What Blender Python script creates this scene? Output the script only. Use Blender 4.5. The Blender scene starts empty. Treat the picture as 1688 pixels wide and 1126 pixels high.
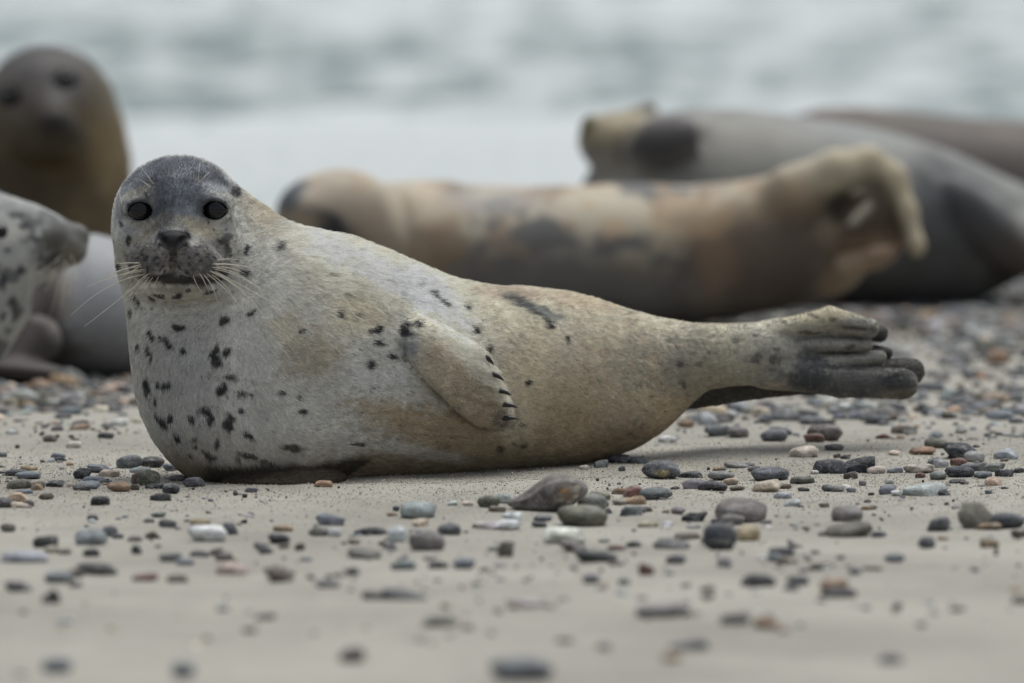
import bpy, math, random, time
import numpy as np

T0 = time.time()
random.seed(7)
RNG = np.random.default_rng(7)
C = bpy.context.scene.collection
SC = bpy.context.scene
F32 = np.float32

# ------------------------------------------------------------------ camera
FP = 15000.0                      # focal length in pixels of the 1688 px wide photograph
CAM = np.array([0.0, -15.0, 1.0])
PITCH = math.atan(773.0 / FP)     # horizon lies 773 px above the centre of the picture
cam_data = bpy.data.cameras.new('camera')
cam = bpy.data.objects.new('camera', cam_data)
C.objects.link(cam)
cam.location = CAM
cam.rotation_euler = (math.pi / 2 - PITCH, 0, 0)
cam_data.sensor_width = 36
cam_data.lens = FP / 1688 * 36
cam_data.clip_start = 0.5
cam_data.clip_end = 20000
cam_data.dof.use_dof = True
cam_data.dof.focus_distance = 15.02
cam_data.dof.aperture_fstop = 0.32 / 0.095
cam_data.dof.aperture_blades = 9
SC.camera = cam

# ------------------------------------------------------------------ sky, sun, exposure
SUN_EL, SUN_AZ = math.radians(74), math.radians(35)      # azimuth from +Y towards +X
world = bpy.data.worlds.new('World')
SC.world = world
world.use_nodes = True
wn, wl = world.node_tree.nodes, world.node_tree.links
bg = wn['Background']
sky = wn.new('ShaderNodeTexSky')
sky.sky_type = 'NISHITA'
sky.sun_disc = False
sky.sun_elevation = SUN_EL
sky.sun_rotation = SUN_AZ
sky.air_density = 1.0
sky.dust_density = 4.0
sky.ozone_density = 1.0
hs = wn.new('ShaderNodeHueSaturation')
hs.inputs['Saturation'].default_value = 0.40            # a grey, clouded sky
wl.new(sky.outputs[0], hs.inputs['Color'])
wl.new(hs.outputs[0], bg.inputs['Color'])
bg.inputs['Strength'].default_value = 0.10
sun_data = bpy.data.lights.new('sun', 'SUN')
sun_data.energy = 1.5
sun_data.use_shadow = True
sun_data.angle = math.radians(60)
sun_data.color = (0.985, 1.0, 0.955)
sun = bpy.data.objects.new('sun', sun_data)
C.objects.link(sun)
sun.rotation_euler = (math.pi / 2 - SUN_EL, 0, -SUN_AZ + math.pi)
SC.view_settings.view_transform = 'Standard'
SC.view_settings.look = 'None'
SC.view_settings.exposure = 0.25
SC.view_settings.gamma = 1.0
SC.view_settings.use_curve_mapping = False
SC.cycles.max_bounces = 6

# ------------------------------------------------------------------ helpers: pixel of the photograph + distance -> place in the world
cp, sp_ = math.cos(PITCH), math.sin(PITCH)


def P(px, py, Y=0.0):
    """the point where the line of sight through a pixel of the photograph meets the upright plane y = Y"""
    px, py, Y = np.broadcast_arrays(np.asarray(px, float), np.asarray(py, float), np.asarray(Y, float))
    u, v = (px - 844) / FP, -(py - 563) / FP
    dy = cp + v * sp_
    dz = -sp_ + v * cp
    t = (Y - CAM[1]) / dy
    return np.stack([CAM[0] + u * t, Y, CAM[2] + dz * t], -1)


def ground_Y(py):
    """distance (world y) of the flat ground seen at photograph row py"""
    v = -(np.asarray(py, float) - 563) / FP
    return CAM[1] + (0 - CAM[2]) / (-sp_ + v * cp) * (cp + v * sp_)


def hash3(i, j, k):
    i, j, k = i.astype(np.uint32), j.astype(np.uint32), k.astype(np.uint32)
    h = i * np.uint32(374761393) + j * np.uint32(668265263) + k * np.uint32(2147483647 - 77)
    h = (h ^ (h >> np.uint32(13))) * np.uint32(1274126177)
    h = (h ^ (h >> np.uint32(16))) * np.uint32(2246822519)
    h ^= h >> np.uint32(15)
    return h.astype(np.float64) / 4294967295.0


def vnoise(p, s, seed=0):
    """value noise 0..1; s = cell size (number or three)"""
    q = p / np.asarray(s, float) + seed * 17.37 + 1000.0
    b = np.floor(q)
    f = q - b
    f = f * f * (3 - 2 * f)
    b = b.astype(np.int64)
    r = 0
    for dx in (0, 1):
        wx = f[..., 0] if dx else 1 - f[..., 0]
        for dy in (0, 1):
            wy = f[..., 1] if dy else 1 - f[..., 1]
            for dz in (0, 1):
                wz = f[..., 2] if dz else 1 - f[..., 2]
                r = r + wx * wy * wz * hash3(b[..., 0] + dx, b[..., 1] + dy, b[..., 2] + dz)
    return r


def fbm(p, s, n=3, seed=0):
    s = np.asarray(s, float)
    r, a, t = 0, 1.0, 0
    for i in range(n):
        r = r + a * vnoise(p, s / 2 ** i, seed + i * 3)
        t += a
        a *= 0.5
    return r / t


def sstep(a, b, x):
    t = np.clip((x - a) / (b - a), 0, 1)
    return t * t * (3 - 2 * t)


# signed distance building blocks
def ell(p, c, r, ang=0.0, ax='y'):
    q = p - c
    if ang:
        ca, sa = math.cos(ang), math.sin(ang)
        if ax == 'y':
            q = np.stack([q[:, 0] * ca + q[:, 2] * sa, q[:, 1], -q[:, 0] * sa + q[:, 2] * ca], -1)
        elif ax == 'z':
            q = np.stack([q[:, 0] * ca + q[:, 1] * sa, -q[:, 0] * sa + q[:, 1] * ca, q[:, 2]], -1)
        else:
            q = np.stack([q[:, 0], q[:, 1] * ca + q[:, 2] * sa, -q[:, 1] * sa + q[:, 2] * ca], -1)
    r = np.asarray(r, float)
    k0 = np.sqrt(((q / r) ** 2).sum(1))
    k1 = np.sqrt(((q / r ** 2) ** 2).sum(1)) + 1e-9
    return k0 * (k0 - 1) / k1


def cone(p, a, b, ra, rb):
    ba = b - a
    t = np.clip(((p - a) @ ba) / (ba @ ba), 0, 1)
    return np.sqrt(((p - a - t[:, None] * ba) ** 2).sum(1)) - (ra + (rb - ra) * t)


def chain(p, pts, rs, k=0.0):
    d = None
    for i in range(len(pts) - 1):
        e = cone(p, pts[i], pts[i + 1], rs[i], rs[i + 1])
        d = e if d is None else (np.minimum(d, e) if k == 0 else smin(d, e, k))
    return d


def smin(a, b, k):
    h = np.maximum(k - np.abs(a - b), 0) / k
    return np.minimum(a, b) - h * h * k * 0.25


def smax(a, b, k):
    return -smin(-a, -b, k)


def curve_tab(xs, ys, n=400, lo=None, hi=None, sm=9):
    """smoothed lookup table through control points"""
    lo = xs[0] if lo is None else lo
    hi = xs[-1] if hi is None else hi
    g = np.linspace(lo, hi, n)
    v = np.interp(g, xs, ys)
    if sm > 1:
        w = np.hanning(sm + 2)[1:-1]
        w /= w.sum()
        for _ in range(2):
            v = np.convolve(np.pad(v, sm // 2, mode='reflect', reflect_type='odd'), w, 'valid')
    return g, v


class TubeX:
    """body along x: outline (top, bottom) given in photograph pixels, its middle line and half depth by distance"""

    def __init__(s, top, bot, Yc, hy, sm=9):
        px0, px1 = max(top[0][0], bot[0][0]), min(top[-1][0], bot[-1][0])
        g = np.linspace(px0, px1, 240)
        f = lambda t: np.interp(g, [a for a, b in t], [b for a, b in t])
        Y = f(Yc)
        tp, bt = P(g, f(top), Y), P(g, f(bot), Y)
        X = tp[:, 0]
        s.g, s.zt = curve_tab(X, tp[:, 2], 400, sm=sm)
        s.zb = curve_tab(X, bt[:, 2], 400, sm=sm)[1]
        s.yc = curve_tab(X, Y, 400, sm=sm)[1]
        s.hy = curve_tab(X, f(hy), 400, sm=sm)[1]

    def __call__(s, p):
        x = p[:, 0]
        xc = np.clip(x, s.g[0], s.g[-1])
        zt, zb, yc, hy = (np.interp(xc, s.g, t) for t in (s.zt, s.zb, s.yc, s.hy))
        zc, hz = (zt + zb) / 2, np.maximum((zt - zb) / 2, 0.004)
        hy = np.maximum(hy, 0.004)
        a, b = (p[:, 1] - yc), (p[:, 2] - zc)
        k0 = np.sqrt((a / hy) ** 2 + (b / hz) ** 2)
        k1 = np.sqrt((a / hy ** 2) ** 2 + (b / hz ** 2) ** 2) + 1e-6
        d = np.maximum(k0 * (k0 - 1) / k1, -np.minimum(hy, hz))
        e = np.abs(x - xc)
        return np.where(e > 0, np.sqrt(np.maximum(d, 0) ** 2 + e ** 2) + np.minimum(d, 0) * 0, d)


class TubeZ:
    """upright body: outline (left, right) by photograph row"""

    def __init__(s, left, right, Yc, hy, sm=9):
        py0, py1 = left[0][0], left[-1][0]
        g = np.linspace(py0, py1, 240)
        f = lambda t: np.interp(g, [a for a, b in t], [b for a, b in t])
        Y = f(Yc)
        l, r = P(f(left), g, Y), P(f(right), g, Y)
        Z = l[::-1, 2]
        s.g, s.xl = curve_tab(Z, l[::-1, 0], 300, sm=sm)
        s.xr = curve_tab(Z, r[::-1, 0], 300, sm=sm)[1]
        s.yc = curve_tab(Z, Y[::-1], 300, sm=sm)[1]
        s.hy = curve_tab(Z, f(hy)[::-1], 300, sm=sm)[1]

    def __call__(s, p):
        z = p[:, 2]
        zc = np.clip(z, s.g[0], s.g[-1])
        xl, xr, yc, hy = (np.interp(zc, s.g, t) for t in (s.xl, s.xr, s.yc, s.hy))
        xc, hx = (xl + xr) / 2, np.maximum((xr - xl) / 2, 0.004)
        a, b = (p[:, 1] - yc), (p[:, 0] - xc)
        k0 = np.sqrt((a / hy) ** 2 + (b / hx) ** 2)
        k1 = np.sqrt((a / hy ** 2) ** 2 + (b / hx ** 2) ** 2) + 1e-6
        d = np.maximum(k0 * (k0 - 1) / k1, -np.minimum(hy, hx))
        e = np.abs(z - zc)
        return np.where(e > 0, np.sqrt(np.maximum(d, 0) ** 2 + e ** 2), d)


def surface_net(fn, lo, hi, h):
    lo, hi = np.array(lo, float), np.array(hi, float)
    n = np.ceil((hi - lo) / h).astype(int) + 1
    ax = [lo[i] + h * np.arange(n[i]) for i in range(3)]
    G = np.stack(np.meshgrid(*ax, indexing='ij'), -1).reshape(-1, 3)
    V = np.concatenate([fn(G[i:i + 400000]) for i in range(0, len(G), 400000)]).reshape(n)
    I = V < 0
    m = n - 1
    c8 = [(a, b, c) for a in (0, 1) for b in (0, 1) for c in (0, 1)]
    cnt = sum(I[a:a + m[0], b:b + m[1], c:c + m[2]].astype(int) for a, b, c in c8)
    act = (cnt > 0) & (cnt < 8)
    idx = -np.ones(m, int)
    ci = np.argwhere(act)
    idx[act] = np.arange(len(ci))
    acc, w = np.zeros((len(ci), 3)), np.zeros(len(ci))
    for a in c8:
        for k in range(3):
            if a[k] == 0:
                b = list(a)
                b[k] = 1
                va = V[ci[:, 0] + a[0], ci[:, 1] + a[1], ci[:, 2] + a[2]]
                vb = V[ci[:, 0] + b[0], ci[:, 1] + b[1], ci[:, 2] + b[2]]
                cr = (va < 0) != (vb < 0)
                t = np.where(cr, va / np.where(va - vb == 0, 1, va - vb), 0)
                pt = np.array(a, float)[None] + t[:, None] * (np.array(b, float) - np.array(a, float))
                acc[cr] += pt[cr]
                w[cr] += 1
    verts = lo + h * (ci + acc / w[:, None])
    quads = []
    for k in range(3):
        u, v = (k + 1) % 3, (k + 2) % 3
        s0 = [slice(1, -1)] * 3
        s1 = [slice(1, -1)] * 3
        s0[k], s1[k] = slice(0, -1), slice(1, None)
        A, B = I[tuple(s0)], I[tuple(s1)]
        for flag, flip in ((A & ~B, False), (~A & B, True)):
            e = np.argwhere(flag)
            e = e + 1
            e[:, k] -= 1
            def cell(du, dv):
                q = e.copy()
                q[:, u] -= du
                q[:, v] -= dv
                return idx[q[:, 0], q[:, 1], q[:, 2]]
            qd = np.stack([cell(0, 0), cell(1, 0), cell(1, 1), cell(0, 1)], 1)
            quads.append(qd[:, ::-1] if flip else qd)
    return verts, np.concatenate(quads)


def subdivide(v, q):
    e = np.concatenate([q[:, [i, (i + 1) % 4]] for i in range(4)])
    es = np.sort(e, 1)
    key = es[:, 0].astype(np.int64) * len(v) + es[:, 1]
    uq, inv = np.unique(key, return_inverse=True)
    a, b = uq // len(v), uq % len(v)
    mid = (v[a] + v[b]) / 2
    fc = v[q].mean(1)
    nv, ne, nq = len(v), len(uq), len(q)
    ei = inv.reshape(4, nq) + nv
    fi = np.arange(nq) + nv + ne
    out = np.concatenate([np.stack([q[:, i], ei[i], fi, ei[(i + 3) % 4]], 1) for i in range(4)])
    return np.concatenate([v, mid, fc]), out


def grad(fn, p, e=0.0008):
    k = np.array([[1, -1, -1], [-1, -1, 1], [-1, 1, -1], [1, 1, 1]], float)
    g = 0
    for d in k:
        g = g + d * fn(p + d * e)[:, None]
    return g / (4 * e)


def project(fn, v, it=2, lim=0.01):
    for _ in range(it):
        f, g = fn(v), grad(fn, v)
        n2 = np.maximum((g ** 2).sum(1), 0.05)
        st = f[:, None] * g / n2[:, None]
        L = np.sqrt((st ** 2).sum(1))
        st *= np.minimum(1, lim / np.maximum(L, 1e-9))[:, None]
        v = v - st
    return v


def relax(v, q, it=2):
    for _ in range(it):
        acc, w = np.zeros_like(v), np.zeros(len(v))
        for i in range(4):
            a, b = q[:, i], q[:, (i + 1) % 4]
            for s, t in ((a, b), (b, a)):
                for c in range(3):
                    acc[:, c] += np.bincount(s, v[t, c], len(v))
                w += np.bincount(s, minlength=len(v))
        v = v * 0.4 + 0.6 * acc / np.maximum(w, 1)[:, None]
    return v


def sdf_mesh(fn, lo, hi, h, sub):
    v, q = surface_net(fn, lo, hi, h)
    v = relax(v, q, 2)
    v = project(fn, v, 3)
    for i in range(sub):
        v, q = subdivide(v, q)
        v = project(fn, v, 2, lim=h / 2 ** (i + 1))
    return v, q


def mesh_np(name, v, f, cols=None, attrs=None, smooth=True):
    me = bpy.data.meshes.new(name)
    v = np.asarray(v, np.float32)
    f = np.asarray(f, np.int32)
    n, k = f.shape
    me.vertices.add(len(v))
    me.vertices.foreach_set('co', v.ravel())
    me.loops.add(n * k)
    me.loops.foreach_set('vertex_index', f.ravel())
    me.polygons.add(n)
    me.polygons.foreach_set('loop_start', np.arange(0, n * k, k, dtype=np.int32))
    me.polygons.foreach_set('loop_total', np.full(n, k, np.int32))
    me.polygons.foreach_set('use_smooth', np.full(n, smooth))
    me.update(calc_edges=True)
    if cols is not None:
        a = me.color_attributes.new('col', 'FLOAT_COLOR', 'POINT')
        c4 = np.ones((len(v), 4), np.float32)
        c4[:, :3] = cols
        a.data.foreach_set('color', c4.ravel())
    for kx, vals in (attrs or {}).items():
        a = me.attributes.new(kx, 'FLOAT', 'POINT')
        a.data.foreach_set('value', np.asarray(vals, np.float32))
    return me


def link(name, me, mat=None, parent=None):
    o = bpy.data.objects.new(name, me)
    C.objects.link(o)
    if mat is not None:
        me.materials.clear()
        me.materials.append(mat)
    if parent is not None:
        o.parent = parent
    return o


def tag(o, label=None, cat=None, group=None, kind=None):
    if label: o['label'] = label
    if cat: o['category'] = cat
    if group: o['group'] = group
    if kind: o['kind'] = kind
    return o


# ------------------------------------------------------------------ materials
def new_mat(name):
    m = bpy.data.materials.new(name)
    m.use_nodes = True
    nt = m.node_tree
    return m, nt, nt.nodes, nt.links, nt.nodes['Principled BSDF']


def noise_node(nt, scale, detail=4, rough=0.6, vec=None):
    n = nt.nodes.new('ShaderNodeTexNoise')
    n.inputs['Scale'].default_value = scale
    n.inputs['Detail'].default_value = detail
    n.inputs['Roughness'].default_value = rough
    if vec is not None:
        nt.links.new(vec, n.inputs['Vector'])
    return n


def mixc(nt, a, b, fac, mode='MIX'):
    m = nt.nodes.new('ShaderNodeMix')
    m.data_type = 'RGBA'
    m.blend_type = mode
    for s, v in ((m.inputs[6], a), (m.inputs[7], b), (m.inputs[0], fac)):
        if isinstance(v, bpy.types.NodeSocket):
            nt.links.new(v, s)
        elif isinstance(v, (int, float)):
            s.default_value = v
        else:
            s.default_value = (*v, 1)
    return m.outputs[2]


def ramp(nt, fac, stops):
    r = nt.nodes.new('ShaderNodeValToRGB')
    nt.links.new(fac, r.inputs[0])
    e = r.color_ramp.elements
    while len(e) < len(stops):
        e.new(0.5)
    for el, (p, c) in zip(e, stops):
        el.position = p
        el.color = (c, c, c, 1) if isinstance(c, (int, float)) else (*c, 1)
    return r.outputs[0]


def bump(nt, h, strength, dist, bsdf, normal=None):
    b = nt.nodes.new('ShaderNodeBump')
    b.inputs['Strength'].default_value = strength
    b.inputs['Distance'].default_value = dist
    nt.links.new(h, b.inputs['Height'])
    if normal is not None:
        nt.links.new(normal, b.inputs['Normal'])
    nt.links.new(b.outputs[0], bsdf.inputs['Normal'])
    return b.outputs[0]


def skin_material(name, rough=0.62, fine=True):
    m, nt, N, L, B = new_mat(name)
    at = N.new('ShaderNodeAttribute')
    at.attribute_name = 'col'
    tc = N.new('ShaderNodeTexCoord')
    mp = N.new('ShaderNodeMapping')
    mp.inputs['Scale'].default_value = (0.35, 0.8, 1.2)
    mp.inputs['Rotation'].default_value = (0, 0.25, 0.4)
    L.new(tc.outputs['Object'], mp.inputs[0])
    n1 = noise_node(nt, 520, 3, 0.7, mp.outputs[0])
    n2 = noise_node(nt, 60, 4, 0.6, tc.outputs['Object'])
    c = mixc(nt, at.outputs['Color'], ramp(nt, n1.outputs[0], [(0.3, 0.62), (0.7, 1.25)]), 0.8 if fine else 0.3, 'MULTIPLY')
    c = mixc(nt, c, ramp(nt, n2.outputs[0], [(0.3, 0.85), (0.7, 1.12)]), 0.6, 'MULTIPLY')
    L.new(c, B.inputs['Base Color'])
    B.inputs['Roughness'].default_value = rough
    B.inputs['Specular IOR Level'].default_value = 0.28
    bump(nt, n1.outputs[0], 0.35, 0.0012, B)
    return m


M_SKIN = skin_material('seal_coat')
M_SKIN_FAR = skin_material('seal_coat_far', 0.55, False)

m, nt, N, L, B = new_mat('seal_fur')
at = N.new('ShaderNodeAttribute'); at.attribute_name = 'col'
L.new(at.outputs['Color'], B.inputs['Base Color'])
B.inputs['Roughness'].default_value = 0.6
B.inputs['Specular IOR Level'].default_value = 0.25
M_FUR = m


def plain(name, col, rough=0.5, spec=0.5, nscale=None, var=0.2):
    m, nt, N, L, B = new_mat(name)
    B.inputs['Base Color'].default_value = (*col, 1)
    B.inputs['Roughness'].default_value = rough
    B.inputs['Specular IOR Level'].default_value = spec
    if nscale:
        tc = N.new('ShaderNodeTexCoord')
        n = noise_node(nt, nscale, 4, 0.6, tc.outputs['Object'])
        L.new(mixc(nt, tuple(x * (1 - var) for x in col), tuple(min(1, x * (1 + var)) for x in col), n.outputs[0]), B.inputs['Base Color'])
    return m


M_EYE = plain('wet_dark_eye', (0.006, 0.0065, 0.008), 0.06, 0.38, 60, 0.3)
M_CLAW = plain('black_horn', (0.012, 0.013, 0.016), 0.3, 0.5, 200, 0.4)
M_WHISK = plain('pale_whisker', (0.62, 0.58, 0.48), 0.4, 0.4, 80, 0.15)

# ------------------------------------------------------------------ ground


def ground_z(x, y):
    p = np.stack([np.asarray(x, float), np.asarray(y, float), np.zeros_like(np.asarray(x, float))], -1)
    z = (fbm(p, (0.9, 1.3, 1), 2, 5) - 0.5) * 0.018 + (fbm(p, (0.12, 0.2, 1), 3, 9) - 0.5) * 0.009 + (fbm(p, (0.045, 0.06, 1), 2, 12) - 0.5) * 0.004
    lip = 0.012 * np.exp(-((p[..., 1] - 0.62 - 0.15 * p[..., 0]) / 0.16) ** 2) * sstep(-0.2, 0.4, p[..., 0])
    z = z + lip
    # sand pushed up along the body
    z = z + 0.010 * np.exp(-((p[..., 1] + 0.19 - 0.55 * np.clip(p[..., 0] + 0.15, 0, 0.5)) / 0.05) ** 2) * sstep(-0.55, -0.40, p[..., 0]) * (1 - sstep(0.15, 0.35, p[..., 0])) * vnoise(p, (0.1, 0.1, 1), 4)
    # the beach falls away under the water beyond 9 m
    z = z - sstep(8.6, 30, p[..., 1]) * 2.0 - 0.10 * sstep(7.5, 9.5, p[..., 1])
    return z


m, nt, N, L, B = new_mat('damp_sand')
tc = N.new('ShaderNodeTexCoord')
n0 = noise_node(nt, 1.6, 4, 0.6, tc.outputs['Object'])
n1 = noise_node(nt, 26, 4, 0.65, tc.outputs['Object'])
n2 = noise_node(nt, 420, 3, 0.8, tc.outputs['Object'])
n3 = noise_node(nt, 900, 1, 0.5, tc.outputs['Object'])
c = mixc(nt, (0.262, 0.249, 0.216), (0.368, 0.352, 0.306), ramp(nt, n0.outputs[0], [(0.32, 0.0), (0.62, 1.0)]))
c = mixc(nt, c, ramp(nt, n1.outputs[0], [(0.3, 0.9), (0.7, 1.08)]), 0.7, 'MULTIPLY')
c = mixc(nt, c, ramp(nt, n2.outputs[0], [(0.28, 0.72), (0.45, 1.0), (0.62, 1.05), (0.75, 1.4)]), 0.7, 'MULTIPLY')
L.new(c, B.inputs['Base Color'])
B.inputs['Roughness'].default_value = 0.85
B.inputs['Specular IOR Level'].default_value = 0.25
nb = bump(nt, n2.outputs[0], 0.22, 0.0015, B)
bump(nt, n1.outputs[0], 0.5, 0.006, B, nb)
M_SAND = m


def axis(pairs):
    out = []
    for a, b, s in pairs:
        out += list(np.arange(a, b, s))
    out.append(pairs[-1][1])
    return np.array(out)


def grid_mesh(name, xs, ys, zf, attrs=None):
    X, Y = np.meshgrid(xs, ys, indexing='ij')
    Z = zf(X, Y)
    v = np.stack([X, Y, Z], -1).reshape(-1, 3)
    nx, ny = len(xs), len(ys)
    i = np.arange(nx * ny).reshape(nx, ny)
    q = np.stack([i[:-1, :-1], i[1:, :-1], i[1:, 1:], i[:-1, 1:]], -1).reshape(-1, 4)
    return mesh_np(name, v, q)


gx = axis([(-3000, -60, 600), (-60, -6, 6), (-6, -1.6, 0.3), (-1.6, 1.6, 0.011), (1.6, 6, 0.3), (6, 60, 6), (60, 3000, 600)])
gy = axis([(-3000, -40, 500), (-40, -6, 2), (-6, -1.5, 0.12), (-1.5, 1.8, 0.011), (1.8, 9, 0.12), (9, 60, 1.5), (60, 6000, 600)])
beach = link('beach', grid_mesh('beach', gx, gy, ground_z), M_SAND)
tag(beach, 'pale damp sand beach under the seals and pebbles', 'beach', kind='structure')

# ------------------------------------------------------------------ sea
m, nt, N, L, B = new_mat('sea_water')
tc = N.new('ShaderNodeTexCoord')
geo = N.new('ShaderNodeNewGeometry')
mp = N.new('ShaderNodeMapping'); mp.inputs['Scale'].default_value = (2.0, 0.55, 1.0)
L.new(tc.outputs['Object'], mp.inputs[0])
nA = noise_node(nt, 1.0, 5, 0.62, mp.outputs[0])
at = N.new('ShaderNodeAttribute'); at.attribute_name = 'foam'
ma = N.new('ShaderNodeMath'); ma.operation = 'ADD'
L.new(nA.outputs[0], ma.inputs[0]); L.new(at.outputs['Fac'], ma.inputs[1])
foam = ramp(nt, ma.outputs[0], [(0.46, 0.0), (0.66, 1.0)])
nB = noise_node(nt, 14, 4, 0.7, tc.outputs['Object'])
fc = mixc(nt, (0.46, 0.50, 0.505), (0.62, 0.645, 0.65), nB.outputs[0])
L.new(mixc(nt, (0.15, 0.205, 0.20), fc, foam), B.inputs['Base Color'])
rr = ramp(nt, foam, [(0.0, 0.22), (1.0, 0.8)])
L.new(rr, B.inputs['Roughness'])
B.inputs['IOR'].default_value = 1.33
bump(nt, nB.outputs[0], 0.5, 0.03, B)
M_SEA = m

sx = axis([(-4000, -60, 400), (-60, -6, 3), (-6, 8, 0.15), (8, 60, 3), (60, 4000, 400)])
sy = axis([(8.9, 40, 0.18), (40, 90, 0.5), (90, 300, 8), (300, 6000, 400)])


def sea_z(x, y):
    p = np.stack([x, y, np.zeros_like(x)], -1)
    a = sstep(8.9, 14, y) * (1 - sstep(250, 900, y))
    w = (fbm(p, (5.0, 2.4, 1), 3, 21) - 0.5) * 0.45 + np.sin(y * 1.15 + 1.6 * np.sin(x * 0.22) + 0.6) * 0.10
    surf = 0.20 * np.exp(-((y - 12.5 - 0.5 * np.sin(x * 0.8)) / 0.9) ** 2)
    return -0.075 + a * w + surf


sea_me = grid_mesh('sea', sx, sy, sea_z)
co = np.empty(len(sea_me.vertices) * 3, np.float32)
sea_me.vertices.foreach_get('co', co)
co = co.reshape(-1, 3).astype(float)
fo = 0.01 + 0.09 * (1 - sstep(14, 24, co[:, 1])) + 0.6 * np.clip(co[:, 2] - 0.02, -0.1, 0.25) + 0.07 * np.sin(co[:, 1] * 0.42 + 0.3 * np.sin(co[:, 0] * .3)) * sstep(20, 30, co[:, 1]) + 0.05
a = sea_me.attributes.new('foam', 'FLOAT', 'POINT')
a.data.foreach_set('value', fo.astype(np.float32))
sea = link('sea', sea_me, M_SEA)
tag(sea, 'pale grey sea with white foaming surf behind the seals', 'sea', kind='structure')

print('setting', round(time.time() - T0, 1))

# ------------------------------------------------------------------ the spotted seal in front
A = TubeX(
    top=[(330, 560), (355, 480), (390, 430), (430, 395), (470, 380), (520, 382), (580, 393), (640, 416), (700, 443), (750, 463), (800, 473), (870, 477), (930, 483), (980, 494),
         (1030, 511), (1090, 527), (1140, 535), (1200, 536), (1250, 532), (1300, 530)],
    bot=[(330, 700), (355, 760), (390, 795), (430, 800), (560, 798), (700, 787), (860, 771), (940, 765), (1000, 755), (1050, 737), (1090, 712), (1115, 690), (1140, 664),
         (1165, 642), (1210, 634), (1250, 634), (1300, 640)],
    Yc=[(330, 0.02), (450, 0.05), (600, 0.16), (860, 0.35), (1000, 0.45), (1160, 0.54), (1300, 0.62)],
    hy=[(330, 0.06), (380, 0.13), (450, 0.175), (560, 0.19), (720, 0.185), (860, 0.165), (1000, 0.125), (1090, 0.085), (1160, 0.052), (1300, 0.036)])
Bc = TubeZ(
    left=[(335, 215), (350, 200), (380, 189), (420, 190), (450, 195), (480, 204), (520, 210), (560, 213), (600, 217), (640, 222), (680, 232), (720, 250), (755, 276), (780, 303), (800, 338), (815, 372)],
    right=[(335, 370), (350, 395), (380, 425), (420, 450), (450, 470), (480, 485), (520, 500), (560, 510), (600, 520), (640, 530), (680, 540), (720, 545), (755, 545), (780, 540), (800, 520), (815, 490)],
    Yc=[(335, 0.03), (400, 0.04), (500, 0.06), (650, 0.04), (815, 0.04)],
    hy=[(335, 0.06), (400, 0.10), (470, 0.115), (520, 0.125), (600, 0.15), (700, 0.165), (780, 0.14), (815, 0.10)])

hC = P(292, 357, 0.0)
nk1, nk2 = P(303, 362, 0.04), P(418, 474, 0.10)
m_ = lambda px, py, Y: P(px, py, Y)
FLIP_POLY = P(np.array([664, 672, 690, 716, 742, 768, 788, 812, 838, 847, 845, 838, 828, 820, 806, 795, 770, 740, 715, 690, 668.]),
              np.array([560, 588, 610, 638, 666, 690, 704, 711, 708, 696, 676, 655, 635, 618, 596, 582, 562, 543, 530, 525, 535.]), 0.07)[:, [0, 2]]


FING = [(P(a, b, 0.07)[[0, 2]], P(c, d, 0.07)[[0, 2]]) for a, b, c, d in [(755, 560, 806, 592), (762, 588, 817, 619), (770, 622, 828, 646), (772, 650, 834, 669), (775, 672, 836, 692)]]


def poly_d(x, z, poly):
    n = len(poly)
    d = np.full(len(x), 1e9)
    ins = np.zeros(len(x), bool)
    for i in range(n):
        a, b = poly[i], poly[(i + 1) % n]
        e = b - a
        wx, wz = x - a[0], z - a[1]
        t = np.clip((wx * e[0] + wz * e[1]) / (e @ e), 0, 1)
        d = np.minimum(d, (wx - e[0] * t) ** 2 + (wz - e[1] * t) ** 2)
        c = ((a[1] > z) != (b[1] > z)) & (x < (b[0] - a[0]) * (z - a[1]) / (b[1] - a[1] + 1e-12) + a[0])
        ins ^= c
    return np.sqrt(d) * np.where(ins, -1, 1)


DIG = [  # digits of the near hind flipper: x y r three times (pixels)
    (1275, 548, 18, 1368, 526, 21, 1433, 541, 17), (1290, 553, 11, 1375, 549, 10, 1430, 557, 8), (1275, 572, 14, 1360, 569, 14, 1428, 569, 11),
    (1300, 598, 14, 1380, 597, 14, 1450, 589, 12), (1270, 606, 34, 1385, 629, 27, 1488, 633, 27)]
DIG2 = [  # digits of the far hind flipper
    (1320, 560, 14, 1400, 545, 14, 1450, 551, 14), (1300, 580, 13, 1400, 576, 12, 1462, 582, 10), (1300, 610, 20, 1420, 615, 22, 1502, 613, 23)]
DW = [[(P(d[3 * k], d[3 * k + 1], 0.596 + (0, .010, -.002, .004, -.004)[i] + 0.014 * k), d[3 * k + 2] * 0.00098) for k in range(3)] for i, d in enumerate(DIG)]
DW2 = [[(P(d[3 * k], d[3 * k + 1], 0.68 + 0.01 * k), d[3 * k + 2] * 0.00098) for k in range(3)] for i, d in enumerate(DIG2)]
HP = [P(1180, 586, 0.55), P(1260, 584, 0.59), P(1320, 585, 0.62)]
HC = P(1318, 585, 0.636)
LP = [P(1110, 655, 0.58), P(1180, 647, 0.62), P(1250, 640, 0.66), P(1330, 630, 0.68)]


def hind(p):
    palm = chain(p, HP, [0.040, 0.041, 0.030])
    d = smin(ell(p, HC, (0.085, 0.022, 0.058), 0.06), palm, 0.03)
    for dg in DW:
        d = smin(d, chain(p, [a for a, b in dg], [b for a, b in dg], 0.006), 0.004)
    d2 = chain(p, LP, [0.022, 0.021, 0.018, 0.020], 0.004)
    for dg in DW2:
        d2 = smin(d2, chain(p, [a for a, b in dg], [b for a, b in dg]), 0.006)
    return d, d2


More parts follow.
